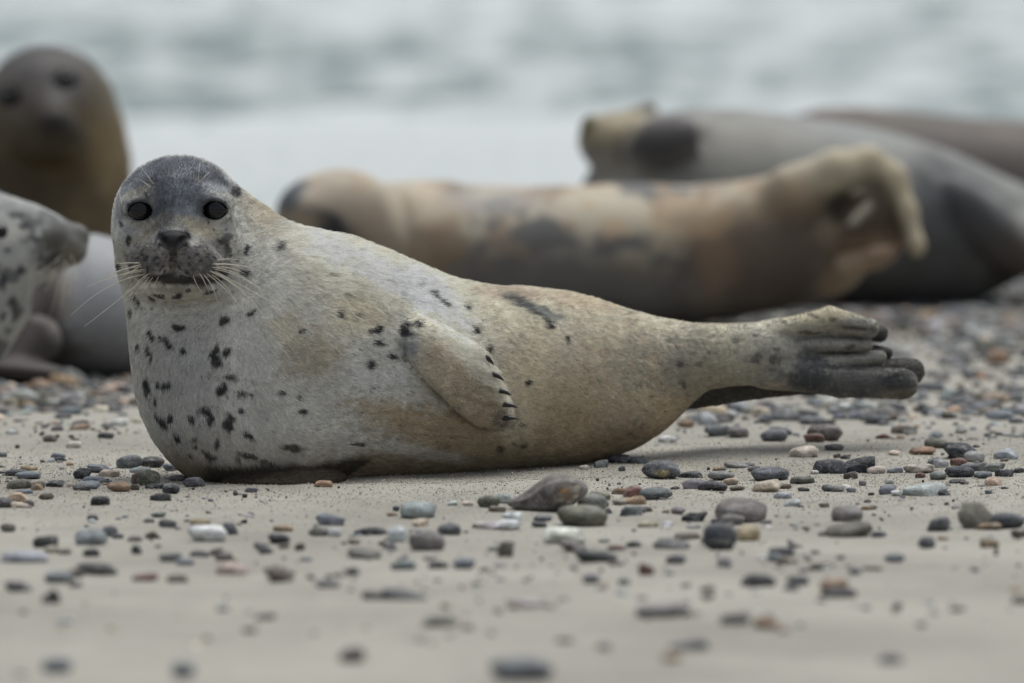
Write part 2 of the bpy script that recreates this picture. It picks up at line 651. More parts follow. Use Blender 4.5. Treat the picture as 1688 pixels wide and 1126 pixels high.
def body0(p):
    a, b = A(p), Bc(p)
    d = smin(a, b, 0.07)
    nk = cone(p, nk1, nk2, 0.093, 0.118)
    d = smin(d, nk, 0.03)
    return d


def seal0(p):
    """everything but eyes, nostrils and mouth"""
    trunk = body0(p)
    # head
    h = ell(p, hC, (0.1045, 0.118, 0.0955))
    h = smin(h, cone(p, P(291, 335, -0.055), P(287, 392, -0.118), 0.050, 0.026), 0.03)      # bridge of the nose
    h = smin(h, ell(p, P(288, 432, -0.085), (0.074, 0.062, 0.046)), 0.03)                    # muzzle
    h = smin(h, ell(p, P(249, 431, -0.138), (0.038, 0.032, 0.032), 0.25), 0.007)             # whisker pads
    h = smin(h, ell(p, P(328, 433, -0.134), (0.042, 0.032, 0.032), -0.25), 0.007)
    h = smin(h, ell(p, P(286, 403, -0.146), (0.029, 0.021, 0.023)), 0.008)                   # nose
    h = smin(h, ell(p, P(293, 473, -0.085), (0.062, 0.040, 0.022)), 0.012)                   # chin
    h = smin(h, ell(p, P(232, 330, -0.075), (0.034, 0.022, 0.013), 0.2), 0.022)              # brows
    h = smin(h, ell(p, P(352, 329, -0.072), (0.036, 0.022, 0.013), -0.2), 0.022)
    h = smin(h, ell(p, P(222, 392, -0.060), (0.030, 0.035, 0.035)), 0.03)                    # cheeks
    h = smin(h, ell(p, P(358, 395, -0.058), (0.036, 0.035, 0.035)), 0.03)
    d = smin(trunk, h, 0.025)
    # skin folds of the neck
    r = np.sqrt(((p[:, 0] - hC[0]) * 0.85) ** 2 + (p[:, 2] - hC[2] - 0.01) ** 2)
    low = sstep(0.02, -0.06, p[:, 2] - hC[2] + 0.04)
    front = (p[:, 1] < 0.0)
    for rr_, amp in ((0.152, 0.0035), (0.168, 0.0025)):
        d = d + low * front * amp * np.exp(-((r - rr_) / 0.006) ** 2)
    # fold between chest and the ground, the tucked far flipper
    d = smin(d, ell(p, P(455, 788, 0.012), (0.112, 0.150, 0.025)), 0.005)
    # front flipper lying on the flank
    on = sstep(0.02, -0.02, p[:, 1] - np.interp(p[:, 0], A.g, A.yc))
    tl = np.clip((p[:, 0] - FLIP_POLY[0, 0]) / 0.17, 0, 1)
    off = 0.003 + 0.017 * sstep(0, 0.4, tl)
    th = 0.019 - 0.006 * tl
    d2 = poly_d(p[:, 0], p[:, 2], FLIP_POLY)
    low_side = sstep(-0.02, 0.02, (FLIP_POLY[0, 1] - p[:, 2]) * 0.72 - (p[:, 0] - FLIP_POLY[0, 0]) * 0.68 + 0.030) * sstep(0.0, 0.03, FLIP_POLY[0, 1] + 0.01 - p[:, 2])
    d = d + on * low_side * 0.012 * np.exp(-((d2 - 0.003) / 0.006) ** 2)
    qx, qy = d2 + th, np.abs(trunk - off)
    fl = np.sqrt(np.maximum(qx, 0) ** 2 + qy ** 2) - th
    for i in range(5):
        a2, b2 = FING[i]
        ee = b2 - a2
        wx, wz = p[:, 0] - a2[0], p[:, 2] - a2[1]
        t_ = np.clip((wx * ee[0] + wz * ee[1]) / (ee @ ee), 0, 1)
        dd = (wx - ee[0] * t_) ** 2 + (wz - ee[1] * t_) ** 2
        fl = fl - 0.0042 * t_ * np.exp(-dd / 0.0062 ** 2)
    fl = fl + (1 - on) * 0.1
    # finger ridges
    d = smin(d, fl, 0.003 + 0.022 * (1 - sstep(0.0, 0.45, np.clip(tl + (FLIP_POLY[-1, 1] - p[:, 2]) / 0.12, 0, 1))))
    # hind flippers
    h1, h2 = hind(p)
    d = smin(d, h1, 0.02)
    d = smin(d, h2, 0.006)
    # soft rolls and hollows of the back
    d = d + 0.004 * np.exp(-(((p[:, 0] - P(835, 490, .3)[0]) * 0.9 + (p[:, 2] - P(835, 490, .3)[2]) * 0.45) / 0.012) ** 2) * sstep(0.28, 0.32, p[:, 2])
    return d


def hit(fn, px, py, y0=-0.35, y1=1.2):
    """where the line of sight through photograph pixels meets a body"""
    px, py = np.atleast_1d(np.asarray(px, float)), np.atleast_1d(np.asarray(py, float))
    Y = np.full(len(px), y0)
    for _ in range(90):
        d = fn(P(px, py, Y))
        Y = np.minimum(Y + np.maximum(d, -0.01) * 0.7, y1)
    return P(px, py, Y)


EYES = [(231.0, 348.0), (354.0, 346.5)]
eye_s = hit(seal0, [e[0] for e in EYES], [e[1] for e in EYES])
NL = [[(263, 391), (270, 397), (278, 407)], [(307, 391), (299, 397), (290, 408)]]
nl_s = [hit(seal0, [a for a, b in l], [b for a, b in l]) for l in NL]
MO = [(226, 449), (240, 457), (258, 459), (273, 455), (287, 452), (302, 455), (320, 461), (342, 463), (360, 458), (372, 446)]
mo_s = hit(seal0, [a for a, b in MO], [b for a, b in MO])
PH = [(286, 417), (285, 432), (286, 452)]
ph_s = hit(seal0, [a for a, b in PH], [b for a, b in PH])
AX = [(1303, 0), ]


def seal(p):
    d = seal0(p)
    near = (p[:, 0] < P(420, 0, 0)[0]) & (p[:, 1] < 0.02) & (p[:, 2] > P(0, 530, 0)[2])
    if near.any():
        q = p[near]
        e = d[near]
        for s, side in zip(eye_s, (-1, 1)):
            c = s + np.array([0, -0.002, 0])
            rim = ell(q, s + np.array([0, 0.006, 0]), (0.027, 0.012, 0.0235))
            e = smin(e, rim, 0.010)
            lens = smax(ell(q, c + np.array([0, 0, -0.0075]), (0.0245, 0.020, 0.0225), -0.12 * side), ell(q, c + np.array([0, 0, 0.0095]), (0.0260, 0.020, 0.0250), -0.12 * side), 0.003)
            e = smax(e, -lens, 0.003)
            # inner corner of the eye
            e = smax(e, -cone(q, c + np.array([-side * 0.012, -0.006, -0.006]), c + np.array([-side * 0.024, -0.006, -0.010]), 0.005, 0.001), 0.004)
        for l in nl_s:
            e = smax(e, -chain(q, l, [0.0045, 0.0058, 0.0034]), 0.003)
        e = smax(e, -chain(q, mo_s, [0.0012, 0.0022, 0.003, 0.0035, 0.0035, 0.0035, 0.003, 0.003, 0.0022, 0.0012]), 0.004)
        e = smax(e, -chain(q, ph_s, [0.0040, 0.0032, 0.003]), 0.005)
        d[near] = e
    return d


lo = P(150, 830, -0.30) - [0.02, 0.0, 0.03]
hi = np.array([P(1560, 500, 0.8)[0], 0.85, P(300, 230, 0)[2] + 0.03])
lo[1] = -0.26
sv, sq = sdf_mesh(seal, lo, hi, 0.0094, 2)
print('seal mesh', len(sv), len(sq), round(time.time() - T0, 1))
G = grad(seal, sv)
SN = G / np.maximum(np.sqrt((G ** 2).sum(1)), 1e-6)[:, None]


# pigment: patches and spots laid on the coat at places on the body
class Coat:
    """pigment in patches and spots; the places are given as photograph pixels and found on the body first"""
    k = 0.001

    def __init__(s, v, fn, y0=-0.35, y1=1.2):
        s.v, s.fn, s.y0, s.y1 = v, fn, y0, y1
        s.c = np.zeros((len(v), 3))
        s.w = (fbm(v, 0.008, 3, 31) - 0.5)
        s.w2 = (fbm(v, 0.05, 3, 41) - 0.5)
        s.q = []

    def base(s, c):
        s.c[:] = c

    def field(s, c, rx, ry, ang, soft, rag, yd, w2):
        R = max(rx, ry) * s.k * (1.0 + soft + 0.45 * rag + 0.4 * w2) + 0.002
        dx, dz = s.v[:, 0] - c[0], s.v[:, 2] - c[2]
        idx = np.nonzero((np.abs(dx) < R) & (np.abs(dz) < R) & (np.abs(s.v[:, 1] - c[1]) < yd))[0]
        dx, dz = dx[idx], dz[idx]
        a = math.radians(ang)
        ca, sa = math.cos(a), math.sin(a)
        u = (dx * ca - dz * sa) / (rx * s.k)
        w = (dx * sa + dz * ca) / (ry * s.k)
        r = np.sqrt(u * u + w * w) + s.w[idx] * rag + s.w2[idx] * w2
        return idx, (1 - sstep(1 - soft, 1 + soft, r)) * (1 - sstep(yd * 0.7, yd, np.abs(s.v[idx, 1] - c[1])))

    def mask(s, px, py, rx, ry, ang, soft, rag, yd, w2=0.0):
        c = hit(s.fn, px, py, s.y0, s.y1)[0]
        i, m = s.field(c, rx, ry, ang, soft, rag, yd, w2)
        o = np.zeros(len(s.v))
        o[i] = m
        return o

    def blob(s, px, py, rx, ry, ang, col, st=1.0, soft=0.5, rag=0.8, yd=0.12, w2=0.6):
        s.q.append((px, py, rx, ry, ang, col, st, soft, rag, yd, w2))

    def spot(s, px, py, rx, ry, ang, col=(0.03, 0.03, 0.035), st=0.92):
        s.q.append((px, py, rx, ry, ang, col, st, 0.34, 1.9, 0.05, 0.0))

    def flush(s):
        if not s.q:
            return
        C3 = hit(s.fn, [a[0] for a in s.q], [a[1] for a in s.q], s.y0, s.y1)
        for c, (px, py, rx, ry, ang, col, st, soft, rag, yd, w2) in zip(C3, s.q):
            i, m = s.field(c, rx, ry, ang, soft, rag, yd, w2)
            m = m[:, None] * st
            s.c[i] = s.c[i] * (1 - m) + np.array(col) * m
        s.q = []


GREY, CREAM, TAN, BROWN, DARK = (0.435, 0.43, 0.405), (0.68, 0.65, 0.55), (0.36, 0.29, 0.19), (0.25, 0.19, 0.12), (0.055, 0.062, 0.075)


def paint_seal(v, nrm):
    co = Coat(v, seal0)
    co.base(GREY)
    bl = co.blob
    # warm cream back and flank
    X = v[:, 0]
    pxx = 844 + X * 1000 * 0.98
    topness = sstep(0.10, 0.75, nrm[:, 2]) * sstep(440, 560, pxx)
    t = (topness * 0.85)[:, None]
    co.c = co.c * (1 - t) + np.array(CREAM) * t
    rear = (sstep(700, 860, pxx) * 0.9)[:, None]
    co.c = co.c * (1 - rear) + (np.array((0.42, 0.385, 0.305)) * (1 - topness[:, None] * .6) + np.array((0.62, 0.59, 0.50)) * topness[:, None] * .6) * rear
    low = (sstep(0.30, -0.55, nrm[:, 2]) * sstep(620, 800, pxx) * 0.75)[:, None]  # brown underside, with shade painted into the coat as well
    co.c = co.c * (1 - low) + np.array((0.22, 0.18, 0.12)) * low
    # patches
    bl(560, 420, 100, 26, 22, (0.72, 0.69, 0.60), 0.8)
    bl(680, 480, 120, 24, 30, (0.74, 0.71, 0.63), 0.8)
    bl(730, 530, 26, 90, -38, (0.72, 0.72, 0.70), 0.7)
    bl(430, 500, 55, 130, -10, (0.50, 0.50, 0.47), 0.45)
    bl(505, 590, 42, 36, 30, (0.29, 0.245, 0.17), 0.75, 0.4, 2.2)
    bl(470, 540, 30, 26, 30, (0.38, 0.335, 0.245), 0.5)
    bl(545, 560, 30, 40, 0, (0.40, 0.36, 0.285), 0.4)
    bl(590, 520, 45, 28, 20, (0.50, 0.45, 0.33), 0.55)
    bl(650, 690, 78, 34, 12, (0.31, 0.25, 0.165), 0.85, 0.3, 2.2)
    bl(740, 712, 90, 40, 0, (0.31, 0.25, 0.17), 0.8, 0.5, 1.8)
    bl(640, 770, 85, 26, -4, (0.26, 0.21, 0.14), 0.92, 0.3, 2.0)
    bl(760, 765, 110, 24, -5, (0.30, 0.235, 0.155), 0.8)
    bl(690, 745, 100, 11, 14, (0.52, 0.53, 0.52), 0.75)
    bl(600, 700, 60, 22, 24, (0.46, 0.47, 0.46), 0.35)
    bl(640, 630, 60, 34, 0, (0.50, 0.51, 0.50), 0.55)
    bl(870, 640, 46, 80, 8, (0.50, 0.45, 0.34), 0.55)
    bl(860, 700, 34, 40, 8, (0.55, 0.52, 0.42), 0.4)
    bl(930, 690, 60, 80, 10, (0.34, 0.27, 0.17), 0.5)
    bl(1010, 740, 110, 34, -14, (0.22, 0.165, 0.105), 0.75, yd=.3)
    bl(1060, 640, 70, 60, 0, (0.43, 0.36, 0.25), 0.5)
    bl(1130, 600, 60, 46, 0, (0.19, 0.19, 0.175), 0.7, 0.5, 1.6)
    bl(1035, 600, 34, 40, 0, (0.25, 0.245, 0.22), 0.6, 0.5, 2.2)
    bl(1230, 620, 60, 20, 0, (0.17, 0.165, 0.15), 0.5, 0.5, 1.8)
    bl(1020, 590, 70, 50, 0, (0.40, 0.365, 0.27), 0.4)
    bl(1100, 680, 40, 26, -40, (0.38, 0.31, 0.20), 0.6)
    bl(960, 500, 60, 14, 14, (0.48, 0.37, 0.27), 0.3)
    bl(840, 485, 60, 10, 8, (0.42, 0.34, 0.28), 0.5)
    bl(480, 640, 46, 80, 0, (0.37, 0.365, 0.345), 0.35)
    bl(300, 630, 70, 110, 0, (0.32, 0.32, 0.31), 0.6)
    bl(440, 787, 170, 12, 1, (0.14, 0.105, 0.065), 0.9, 0.4, yd=.2)
    bl(330, 780, 60, 20, 30, (0.28, 0.24, 0.18), 0.7)
    # flipper
    bl(735, 560, 60, 26, 38, (0.62, 0.57, 0.46), 0.7)
    bl(745, 625, 82, 30, 44, (0.32, 0.275, 0.20), 0.85)
    bl(790, 670, 46, 26, 44, (0.26, 0.215, 0.16), 0.8)
    bl(672, 560, 13, 34, -14, (0.17, 0.185, 0.20), 0.75)
    bl(826, 692, 18, 16, 0, (0.12, 0.11, 0.10), 0.7)
    bl(815, 625, 11, 60, -28, (0.58, 0.56, 0.50), 0.6)
    # ankles and hind flippers
    bl(1190, 580, 60, 60, 0, (0.36, 0.335, 0.26), 0.7)
    bl(1160, 630, 60, 30, 0, (0.27, 0.235, 0.17), 0.5)
    bl(1255, 590, 60, 60, 0, (0.29, 0.275, 0.23), 0.7)
    bl(1400, 585, 130, 90, 0, (0.125, 0.125, 0.12), 0.8, 0.4, yd=.2)
    for x_, y_, l_ in ((1400, 541, 45), (1385, 558, 50), (1390, 583, 55), (1400, 606, 60)):
        bl(x_, y_, l_, 4, 3, (0.035, 0.035, 0.036), 0.75, 0.5, 0.8, w2=0)  # dark lines paint the shade in the grooves between digits
    bl(1350, 516, 80, 15, -4, (0.42, 0.38, 0.27), 0.8)
    bl(1320, 535, 60, 16, 6, (0.40, 0.37, 0.27), 0.55)
    bl(1350, 562, 70, 9, 3, (0.24, 0.24, 0.215), 0.7)
    bl(1370, 545, 60, 7, 6, (0.25, 0.24, 0.21), 0.7)
    bl(1400, 592, 70, 9, 0, (0.20, 0.20, 0.18), 0.6)
    bl(1440, 592, 20, 10, 0, (0.24, 0.23, 0.20), 0.5)
    bl(1425, 568, 16, 8, 0, (0.22, 0.21, 0.19), 0.5)
    bl(1300, 590, 60, 50, 0, (0.20, 0.20, 0.18), 0.4)
    bl(1400, 630, 100, 26, 3, (0.06, 0.062, 0.068), 0.7)
    bl(1338, 612, 26, 36, 0, (0.05, 0.053, 0.06), 0.75)
    bl(1488, 630, 34, 34, 0, (0.055, 0.056, 0.06), 0.9, yd=.1)
    bl(1478, 648, 30, 8, -5, (0.17, 0.15, 0.11), 0.5)
    bl(1478, 618, 22, 4, -20, (0.02, 0.02, 0.022), 0.8, w2=0)
    # head
    bl(292, 300, 92, 52, 0, (0.10, 0.113, 0.135), 0.93, 0.35, 0.5)
    bl(245, 330, 55, 60, 0, (0.12, 0.132, 0.15), 0.85)
    bl(275, 345, 30, 50, 0, (0.085, 0.095, 0.115), 0.85)
    bl(330, 325, 60, 50, 0, (0.13, 0.145, 0.165), 0.8)
    bl(300, 345, 22, 30, 0, (0.14, 0.155, 0.175), 0.7)
    bl(345, 270, 55, 16, 22, (0.24, 0.21, 0.19), 0.8)
    bl(385, 300, 40, 22, 45, (0.42, 0.36, 0.28), 0.8)
    bl(300, 283, 30, 12, 0, (0.22, 0.24, 0.255), 0.5)
    bl(420, 350, 40, 30, 45, (0.50, 0.45, 0.35), 0.7)
    bl(400, 400, 36, 60, -10, (0.45, 0.445, 0.41), 0.7)
    bl(385, 360, 20, 50, 0, (0.40, 0.40, 0.37), 0.6)
    bl(350, 310, 28, 7, 22, (0.36, 0.37, 0.37), 0.7)      # pale brows
    bl(226, 318, 24, 7, -25, (0.30, 0.275, 0.22), 0.7)
    bl(250, 330, 9, 16, 0, (0.30, 0.26, 0.20), 0.5)
    bl(212, 390, 26, 46, 5, (0.24, 0.25, 0.25), 0.7)
    bl(205, 430, 20, 40, 0, (0.34, 0.33, 0.29), 0.6)
    bl(232, 395, 20, 10, -20, (0.36, 0.32, 0.24), 0.6)
    bl(248, 375, 10, 22, 40, (0.36, 0.31, 0.23), 0.55)
    bl(345, 385, 40, 14, 28, (0.42, 0.375, 0.28), 0.75)
    bl(355, 410, 26, 22, 0, (0.27, 0.26, 0.24), 0.5)
    bl(290, 368, 30, 12, 0, (0.30, 0.285, 0.24), 0.5)
    bl(250, 432, 40, 30, -15, (0.14, 0.13, 0.13), 0.85)
    bl(325, 434, 44, 30, 15, (0.15, 0.14, 0.14), 0.85)
    bl(285, 430, 9, 22, 0, (0.30, 0.25, 0.19), 0.7, yd=.08)
    bl(290, 461, 54, 9, 3, (0.03, 0.026, 0.022), 0.95)
    bl(262, 456, 26, 5, -8, (0.02, 0.018, 0.016), 0.9)
    bl(335, 462, 34, 5, 3, (0.02, 0.018, 0.016), 0.9)
    bl(366, 454, 10, 5, -40, (0.03, 0.028, 0.024), 0.8)
    bl(290, 490, 80, 14, 0, (0.30, 0.285, 0.24), 0.7)
    bl(292, 478, 50, 6, 0, (0.17, 0.15, 0.12), 0.6)
    bl(286, 391, 28, 11, 0, (0.010, 0.010, 0.012), 0.98, 0.15, 0.2, w2=0)   # nose leather
    bl(285, 402, 19, 13, 0, (0.010, 0.010, 0.012), 0.98, 0.15, 0.2, w2=0)
    bl(285, 415, 7, 12, 0, (0.012, 0.012, 0.014), 0.9, 0.2, 0.2, w2=0)
    for e in EYES:
        bl(e[0], e[1] + 20, 28, 7, 0, (0.30, 0.285, 0.25), 0.75)
        bl(e[0] + (8 if e[0] > 300 else -6), e[1] - 25, 26, 5, 8 if e[0] > 300 else -8, (0.27, 0.265, 0.24), 0.7)
        bl(e[0], e[1] - 1, 25, 18, 0, (0.045, 0.045, 0.05), 0.9, 0.3, 0.3, yd=.05)
    # spots: x, y, rx, ry, angle (clockwise)
    S = [(296, 539, 13, 6, 8), (368, 527, 10, 9, 20), (413, 517, 8, 5, -30), (458, 409, 6, 8, 0), (404, 452, 8, 6, -10), (406, 411, 4, 9, 20), (390, 430, 4, 4, 0),
         (251, 555, 5, 10, -35), (276, 566, 14, 6, 40), (302, 579, 6, 5, 0), (247, 583, 5, 11, -15), (227, 572, 3, 8, -10), (352, 590, 14, 9, 55), (372, 580, 8, 5, -40),
         (357, 578, 6, 14, 0), (243, 637, 6, 18, -8), (259, 635, 4, 6, -10), (275, 634, 10, 5, -25), (255, 665, 4, 8, 0), (268, 695, 16, 7, 45), (280, 690, 5, 8, 0),
         (383, 623, 12, 5, 12), (362, 645, 9, 7, -30), (367, 637, 7, 7, 0), (399, 648, 10, 4, 5), (415, 651, 5, 3, 0), (464, 648, 6, 5, 0), (492, 655, 4, 4, 0),
         (397, 678, 6, 5, 0), (498, 678, 7, 4, 0), (376, 697, 9, 14, 10), (316, 692, 5, 9, -35), (337, 676, 12, 8, 20), (350, 688, 8, 4, 40), (345, 695, 4, 7, -20), (408, 717, 10, 5, 35),
         (358, 731, 4, 8, 15), (320, 725, 5, 6, 0), (322, 737, 5, 4, 0), (292, 723, 4, 9, -25), (346, 751, 17, 6, 32), (315, 750, 4, 4, 0), (408, 751, 15, 5, 12), (393, 758, 5, 4, 0),
         (443, 763, 14, 4, 15), (481, 739, 14, 6, 5), (590, 733, 14, 4, 15), (508, 773, 9, 3, 20), (610, 601, 9, 7, 0), (647, 587, 9, 5, 15), (619, 544, 11, 5, -10), (623, 566, 9, 5, 20),
         (560, 520, 7, 6, 30), (496, 545, 4, 4, 0), (590, 519, 4, 3, 0), (570, 485, 4, 3, 0), (545, 452, 5, 3, 0), (665, 545, 9, 10, 0), (688, 536, 6, 5, 0), (688, 470, 3, 3, 0), (769, 507, 3, 5, -30),
         (783, 543, 6, 8, -30), (712, 485, 14, 3, 45), (731, 498, 8, 3, 40), (806, 575, 6, 6, 0), (822, 740, 6, 7, 0), (860, 735, 6, 4, 0), (846, 732, 4, 3, 0), (860, 700, 4, 3, 0), (868, 632, 5, 6, 0),
         (905, 535, 9, 6, 20), (935, 560, 6, 7, 0), (388, 318, 7, 10, -20), (228, 497, 3, 7, -20), (222, 490, 3, 5, 0), (250, 492, 8, 3, 30), (264, 489, 9, 4, 10), (292, 489, 9, 5, 0), (345, 482, 8, 4, -20),
         (312, 478, 5, 3, 0), (200, 370, 4, 6, 20), (212, 395, 4, 9, 0), (196, 440, 4, 7, 0), (370, 395, 8, 10, 30), (378, 415, 5, 10, 10), (366, 447, 7, 5, -20), (216, 515, 3, 6, 0),
         (1245, 590, 8, 8, 0), (1276, 593, 11, 8, 0), (1248, 552, 6, 4, 10), (1213, 563, 7, 6, 0), (1168, 582, 4, 4, 0), (1120, 600, 7, 6, 0), (1100, 560, 6, 4, 0), (1278, 575, 6, 3, 0),
         (1125, 632, 6, 8, 0), (1150, 600, 6, 5, 0), (1290, 530, 8, 3, 10), (1340, 520, 10, 4, 15), (1375, 527, 8, 4, 0), (1420, 520, 14, 4, 30), (1330, 548, 20, 3, 5), (1400, 572, 9, 4, -15)]
    bl(246, 430, 46, 30, -12, (0.10, 0.095, 0.095), 0.7)
    bl(328, 434, 50, 30, 14, (0.105, 0.10, 0.10), 0.7)
    bl(258, 372, 8, 26, 38, (0.40, 0.36, 0.28), 0.6)
    bl(318, 372, 22, 7, 32, (0.40, 0.36, 0.28), 0.6)
    bl(236, 382, 26, 8, -30, (0.30, 0.29, 0.25), 0.5)
    bl(268, 398, 5, 10, 35, (0.003, 0.003, 0.003), 0.95, 0.2, 0.2, w2=0)
    bl(302, 398, 5, 10, -35, (0.003, 0.003, 0.003), 0.95, 0.2, 0.2, w2=0)
    bl(300, 300, 60, 30, 0, (0.075, 0.085, 0.105), 0.5, 0.5, 2.0)
    bl(262, 345, 18, 34, 0, (0.06, 0.068, 0.082), 0.6, 0.5, 2.0)
    bl(375, 385, 14, 30, 20, (0.11, 0.11, 0.115), 0.6, 0.5, 2.0)
    for x, y, a_, b_, an in S:
        k = 0.55 if (x > 1050 or 360 < x < 382 and y < 420) else 0.93
        co.spot(x, y, a_, b_, an, st=k if y > 100 else k)
    # dark streak on the rump
    for x, y, a_, b_, an in [(850, 497, 26, 6, 22), (875, 508, 20, 7, 25), (905, 520, 18, 8, 15), (895, 512, 14, 5, 30)]:
        co.blob(x, y, a_, b_, an, (0.085, 0.095, 0.095), 0.8, 0.5, 1.6, 0.06)
    co.blob(905, 520, 36, 4, 30, (0.62, 0.62, 0.58), 0.35, 0.6, 1.4, 0.06)
    co.flush()
    # the dark fold next to the ground
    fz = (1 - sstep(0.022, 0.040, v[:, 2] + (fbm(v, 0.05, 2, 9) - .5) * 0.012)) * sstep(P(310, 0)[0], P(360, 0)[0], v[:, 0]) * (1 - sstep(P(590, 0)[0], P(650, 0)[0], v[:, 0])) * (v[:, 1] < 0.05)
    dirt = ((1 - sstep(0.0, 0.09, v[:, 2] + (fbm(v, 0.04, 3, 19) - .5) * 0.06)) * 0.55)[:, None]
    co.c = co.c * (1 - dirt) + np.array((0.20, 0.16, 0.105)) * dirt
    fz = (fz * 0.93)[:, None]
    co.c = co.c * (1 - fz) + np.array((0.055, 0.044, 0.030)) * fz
    hq = v[:, 0] > P(1100, 0, .5)[0]
    ha, hb = hind(v[hq])
    hm = np.zeros(len(v)); hm[hq] = sstep(0.002, 0.006, np.minimum(ha, A(v[hq])) - hb) * 0.88  # far hind flipper: its shade is painted into the colour
    co.c = co.c * (1 - hm[:, None]) + np.array((0.045, 0.042, 0.04)) * hm[:, None]
    # streaky, ruffled hair: long thin flecks that follow the body
    st_ = fbm(v, (0.011, 0.011, 0.0035), 3, 23)
    bodyw = sstep(P(400, 0)[0], P(560, 0)[0], v[:, 0])
    co.c *= (1 + (st_ - 0.5) * 0.45 * (0.35 + 0.65 * bodyw))[:, None]
    ru = (sstep(0.66, 0.76, fbm(v, (0.012, 0.012, 0.006), 2, 27)) * sstep(P(900, 0)[0], P(1000, 0)[0], v[:, 0]) * (1 - sstep(P(1090, 0)[0], P(1180, 0)[0], v[:, 0])) * 0.45)[:, None]
    co.c = co.c * (1 - ru) + np.array((0.42, 0.27, 0.16)) * ru
    dk = (sstep(0.62, 0.74, fbm(v, (0.006, 0.006, 0.012), 2, 29)) * sstep(P(940, 0)[0], P(1080, 0)[0], v[:, 0]) * 0.55)[:, None]
    co.c = co.c * (1 - dk) + np.array((0.15, 0.15, 0.13)) * dk
    # small random flecks
    r2 = np.random.default_rng(3)
    fl = fbm(v, 0.006, 2, 51)
    gm = sstep(0.72, 0.78, fl) * sstep(0.45, 0.62, fbm(v, 0.07, 2, 61))
    co.c *= (1 - 0.55 * gm)[:, None]
    # muzzle rows of whisker pores
    pz = sstep(0.62, 0.74, vnoise(v, 0.0052, 71))
    mz = np.maximum(co.mask(250, 434, 38, 26, 0, .3, .2, .08), co.mask(325, 435, 42, 27, 0, .3, .2, .08))
    co.c *= (1 - 0.6 * mz * pz)[:, None]
    pl = (mz * sstep(0.62, 0.7, vnoise(v, 0.006, 75)) * 0.28)[:, None]
    co.c = co.c * (1 - pl) + np.array((0.33, 0.29, 0.24)) * pl
    # mottling and sand dust
    w = fbm(v, (0.05, 0.05, 0.03), 4, 81)
    co.c *= (0.87 + 0.26 * w)[:, None]
    hd = np.maximum(0, 1 - np.sqrt(((v - hC) ** 2).sum(1)) / 0.17)
    ww = fbm(v, (0.02, 0.02, 0.012), 3, 91)
    co.c *= (1 + (ww - 0.5)[:, None] * 1.1 * np.minimum(hd * 3, 1)[:, None])
    du = sstep(0.74, 0.85, vnoise(v, 0.0042, 101)) * 0.45
    dm = np.maximum(co.mask(745, 640, 110, 40, 44, .5, .4, .1), np.maximum(co.mask(540, 620, 220, 130, 0, .6, .4, .3) * 0.35, co.mask(760, 740, 260, 50, 0, .5, .4, .3) * 0.5))
    du = (du * dm)[:, None]
    co.c = co.c * (1 - du) + np.array((0.62, 0.56, 0.44)) * du
    lum = co.c.mean(1, keepdims=True)
    co.c = co.c * (1.0 + 0.42 * sstep(0.05, 0.22, lum))
    return np.clip(co.c, 0.004, 0.88)


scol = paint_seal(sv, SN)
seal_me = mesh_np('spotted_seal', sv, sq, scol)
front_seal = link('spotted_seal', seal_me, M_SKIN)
tag(front_seal, 'pale spotted seal in sharp focus with grey head turned to the camera', 'seal', 'seals hauled out on the beach')
print('seal painted', round(time.time() - T0, 1))


def sphere_mesh(name, c, r, nu=32, nv=20, sc=(1, 1, 1)):
    u = np.linspace(0, 2 * np.pi, nu, endpoint=False)
    w = np.linspace(0, np.pi, nv)
    U, W = np.meshgrid(u, w, indexing='ij')
    v = np.stack([np.sin(W) * np.cos(U) * sc[0], np.cos(W) * sc[1], np.sin(W) * np.sin(U) * sc[2]], -1) * r + c
    i = np.arange(nu * nv).reshape(nu, nv)
    j = np.roll(i, -1, 0)
    q = np.stack([i[:, :-1], i[:, 1:], j[:, 1:], j[:, :-1]], -1).reshape(-1, 4)
    return mesh_np(name, v.reshape(-1, 3), q)


for s in eye_s:
    link('eye', sphere_mesh('eye', s + np.array([0, 0.0172, 0.0]), 0.0236), M_EYE, front_seal)


def tube_mesh(name, pts, rs, n=6, flat=1.0):
    pts = np.asarray(pts, float)
    t = np.gradient(pts, axis=0)
    t /= np.linalg.norm(t, axis=1)[:, None]
    up = np.array([0.13, 0.2, 0.97])
    a = np.cross(t, up)
    a /= np.maximum(np.linalg.norm(a, axis=1), 1e-6)[:, None]
    b = np.cross(t, a)
    th = np.linspace(0, 2 * np.pi, n, endpoint=False)
    v = pts[:, None] + (a[:, None] * np.cos(th)[None, :, None] + flat * b[:, None] * np.sin(th)[None, :, None]) * np.asarray(rs)[:, None, None]
    i = np.arange(len(pts) * n).reshape(len(pts), n)
    j = np.roll(i, -1, 1)
    q = np.stack([i[:-1], j[:-1], j[1:], i[1:]], -1).reshape(-1, 4)
    return mesh_np(name, v.reshape(-1, 3), q)


def bez(a, b, c, n=12):
    t = np.linspace(0, 1, n)[:, None]
    return (1 - t) ** 2 * a + 2 * t * (1 - t) * b + t * t * c


# claws of the front flipper
CLAWS = [(801, 588, 814, 602), (812, 616, 831, 628), (823, 644, 843, 652), (829, 667, 853, 672), (829, 690, 853, 691)]
for (x0, y0, x1, y1), a_ in zip(CLAWS, hit(seal0, [c[0] for c in CLAWS], [c[1] for c in CLAWS])):
    a_ = a_ + [0, 0.002, 0]
    b_ = P(x1, y1, a_[1] + 0.000)
    mid = (a_ + b_) / 2 + np.array([0.0, -0.005, 0.003])
    link('claw', tube_mesh('claw', bez(a_, mid, b_, 8), np.array([0.0040, 0.0042, 0.004, 0.0037, 0.0032, 0.0025, 0.0016, 0.0004]), 8), M_CLAW, front_seal)

